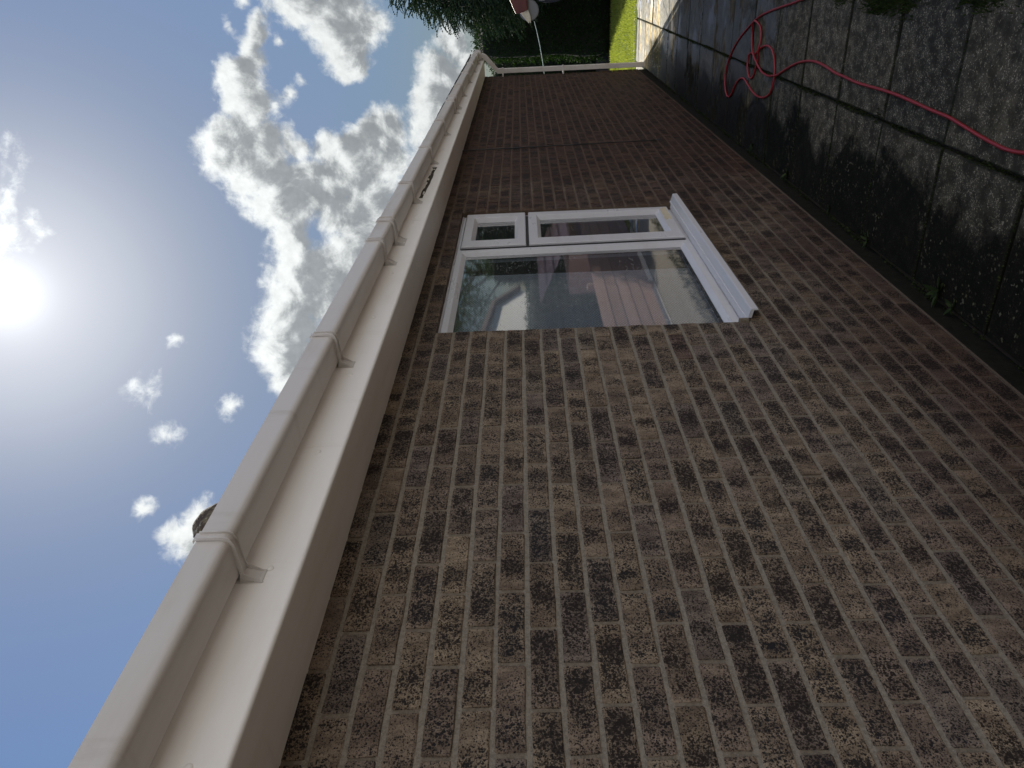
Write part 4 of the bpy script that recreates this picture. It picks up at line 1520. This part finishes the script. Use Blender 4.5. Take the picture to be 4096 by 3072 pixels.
hedge('clipped_hedge', 15.05, 16.5, -5.0, 0.30, 2.68, 'tall dark clipped hedge behind the sunlit lawn', 60000, HEDGE_L)
hedge('rear_hedge', 18.2, 19.3, -0.6, 5.5, 2.50, 'lower hedge further back, seen past the downpipe', 22000, HEDGE_L, 0.06)

# blue-green conifer in front of the hedge
con = tag(empty('conifer', (13.9, -2.0, 0)), 'rounded blue-green conifer with drooping sprays against the sky', 'conifer')
tk = MB()
tk.tube([(0, 0, -0.05), (0.02, 0.01, 0.8), (-0.03, 0.03, 1.8), (0.0, 0.0, 2.9), (0, 0, 3.9)], [0.13, 0.11, 0.09, 0.06, 0.02], 10)
for k in range(26):
    a = k * 2.399
    z0 = 0.9 + 3.0 * k / 26
    L = 1.35 * math.sqrt(max(0.05, 1 - ((z0 - 2.5) / 2.0) ** 2))
    tk.tube([(0, 0, z0), (L * 0.5 * math.cos(a), L * 0.5 * math.sin(a), z0 + 0.18), (L * math.cos(a), L * math.sin(a), z0 + 0.12)], [0.03, 0.02, 0.006], 6)
tk.build('trunk', BARK, con, True)
# crown: shaggy ellipsoid of drooping sprays, each spray a chain of small scales
cv, cf = [], []
nsp = 9500
tot = 0
for i in range(nsp):
    th = RNG.uniform(0, 2 * np.pi)
    cz = RNG.uniform(-0.97, 1.0)
    rr_ = math.sqrt(1 - cz * cz)
    dirn = np.array([rr_ * math.cos(th), rr_ * math.sin(th), cz])
    lump = 1 + 0.14 * mnoise.noise(Vector(dirn * 2.3)) + 0.08 * mnoise.noise(Vector(dirn * 5.5))
    depth = RNG.uniform(0.70, 1.0) * lump
    p = np.array([0, 0, 2.55]) + dirn * np.array([1.55, 1.62, 1.95]) * depth
    out = dirn * np.array([1, 1, 0.25]) + RNG.normal(0, 0.28, 3)
    out = out / np.linalg.norm(out)
    L = RNG.uniform(0.12, 0.27)
    k = 7
    for q in range(k):
        t = q / (k - 1)
        c = p + out * L * (t - 0.3) + np.array([0, 0, -0.10 * L * t * t * 4 + 0.05 * t])
        for sgn in (-1, 1):
            s = np.cross(out, [0, 0, 1]) * sgn + np.array([0, 0, RNG.uniform(-0.5, 0.3)])
            cv.append((c, out * 1.0 + s * (0.75 - 0.5 * t), L * 0.20 * (1.15 - 0.6 * t), L * 0.085))
C_ = np.array([a[0] for a in cv])
D_ = np.array([a[1] for a in cv])
LL = np.array([a[2] for a in cv]) * 1.5
WW = np.array([a[3] for a in cv]) * 1.5
v, f = leaf_quads(C_, D_, RNG.normal(0, 1, (len(C_), 3)), LL, WW, 0.1)
np_mesh('crown', v, f, CONIF, con)
cc = MB()
bm = bmesh.new()
bmesh.ops.create_icosphere(bm, subdivisions=3, radius=1.0)
bm.verts.index_update()
cc.add([(v_.co.x * 1.20, v_.co.y * 1.24, 2.55 + v_.co.z * 1.55) for v_ in bm.verts], [tuple(q.index for q in f_.verts) for f_ in bm.faces])
bm.free()
cc.build('inner_twigs', HEDGE_C, con)

# ------------------------------------------------------------------ the other side of the path (seen in the window glass)
fn = tag(empty('board_fence', (7, -2.5, 0)), 'low pinkish-brown board fence facing the window across the path', 'fence')
fn.location = (0, 0, 0)
fb = MB()
for k in range(5):
    z0 = 0.06 + 0.158 * k
    xx = -2.0
    while xx < 13.4:
        fb.prism_x([(-2.515, z0), (-2.492, z0), (-2.500, z0 + 0.150), (-2.512, z0 + 0.150)], xx, xx + 1.795)
        xx += 1.80
fb.build('boards', BOARDS, fn)
fp = MB()
for k in range(9):
    X = -2.0 + 1.8 * k
    fp = MB()
    fp.box(X - 0.05, X + 0.05, -2.62, -2.525, -0.05, 0.93)
    fp.build('post', BOARDS, fn, bevel=0.006)

sh = tag(empty('tool_store', (12.2, -3.1, 0)), 'low tiled garden store at the end of the board fence', 'store')
sb = MB()
sb.box(-1.0, 1.3, -0.55, 0.45, -0.02, 1.05)
sb.build('wall', BOARDS, sh)
sr = MB()
for k in range(12):
    x0 = -1.08 + 0.205 * k
    for r_ in range(4):
        y0 = 0.56 - 0.30 * r_
        za, zb = 1.03 + 0.13 * r_, 1.03 + 0.13 * (r_ + 1)
        n = 6
        top = [(x0 + 0.2 * i / n, 0.035 * math.sin(math.pi * i / n)) for i in range(n + 1)]
        vs = [(x_, y0, za + h + 0.02) for x_, h in top] + [(x_, y0 - 0.32, zb + h) for x_, h in top] + [(x_, y0, za) for x_, h in top]
        sr.add(vs, [(i, i + 1, n + 2 + i, n + 1 + i) for i in range(n)] + [(i + 1, i, 2 * n + 2 + i, 2 * n + 3 + i) for i in range(n)])
sr.build('roof', BOARDS, sh)

hedge('boundary_hedge', 2.0, 24.0, -6.3, -5.5, 1.78, 'long low hedge behind the board fence across the path', 26000, HEDGE_L, 0.07)

nb = tag(empty('neighbour_bungalow', (20, -8, 0)), 'pale rendered bungalow with a sloping verge beyond the boundary hedge', 'bungalow')
nb.location = (0, 0, 0)
nw = MB()
prof = [(12.0, 0), (25.6, 0), (25.6, 2.10), (21.7, 2.86), (12.0, 2.95)]
vs = [(X, -8.0, Z) for X, Z in prof] + [(X, -14.0, Z) for X, Z in prof]
nw.add(vs, [(0, 1, 2, 3, 4), (9, 8, 7, 6, 5)] + [(i, 5 + i, 5 + (i + 1) % 5, (i + 1) % 5) for i in range(5)])
nw.build('wall', RENDER, nb)
nr_ = MB()
rp_ = [(11.7, 2.98), (21.75, 2.89), (25.9, 2.08), (25.9, 2.20), (21.8, 3.00), (11.7, 3.10)]
vs = [(X, -7.8, Z) for X, Z in rp_] + [(X, -14.2, Z) for X, Z in rp_]
nr_.add(vs, [tuple(range(6)), tuple(range(11, 5, -1))] + [(i, 6 + i, 6 + (i + 1) % 6, (i + 1) % 6) for i in range(6)])
nr_.build('roof', ROOFN, nb)
pv = Vector((20.5, -8.0, 0))
nb.matrix_world = Matrix.Translation(pv) @ Matrix.Rotation(R(-15), 4, 'Z') @ Matrix.Translation(-pv)


def tree(x, y, h, rad, label, nleaf):
    root = tag(empty('broadleaf_tree', (x, y, 0)), label, 'tree', 'trees beyond the neighbour')
    t = MB()
    t.tube([(0, 0, -0.1), (0.05, 0, h * 0.25), (-0.05, 0.05, h * 0.5), (0, 0, h * 0.8)], [0.22, 0.18, 0.12, 0.04], 9)
    cents = []
    for k in range(11):
        a = k * 2.399
        zz = h * (0.38 + 0.5 * (k / 11))
        L = rad * (0.75 - 0.35 * abs(k / 11 - 0.35))
        e = Vector((L * math.cos(a), L * math.sin(a), zz + 0.2 * h * 0.5))
        t.tube([(0, 0, zz * 0.8), tuple(e * 0.6 + Vector((0, 0, zz * 0.35))), tuple(e)], [0.07, 0.04, 0.015], 6)
        cents.append((e, rad * random.uniform(0.32, 0.52)))
    t.build('trunk', BARK, root, True)
    per = nleaf // len(cents)
    P, NN = [], []
    for e, r_ in cents:
        d = RNG.normal(0, 1, (per, 3))
        d /= np.linalg.norm(d, axis=1, keepdims=True)
        P.append(np.array(e) + d * r_ * RNG.uniform(0.45, 1.05, per)[:, None] * np.array([1, 1, 0.8]))
        NN.append(d)
    P, NN = np.concatenate(P), np.concatenate(NN)
    k = len(P)
    v, f = leaf_quads(P, RNG.normal(0, 1, (k, 3)), NN + RNG.normal(0, 0.5, (k, 3)), RNG.uniform(0.10, 0.2, k), RNG.uniform(0.06, 0.12, k))
    np_mesh('crown', v, f, TREE_L, root)
    return root


tree(25.0, -17.5, 4.8, 2.2, 'bushy tree nearest behind the pale bungalow', 5000)
tree(28.0, -14.0, 7.0, 3.2, 'tall tree beyond the sloping end of the pale bungalow', 6000)
tree(33.5, -11.5, 7.5, 3.4, 'farthest tall tree past the pale bungalow', 6000)
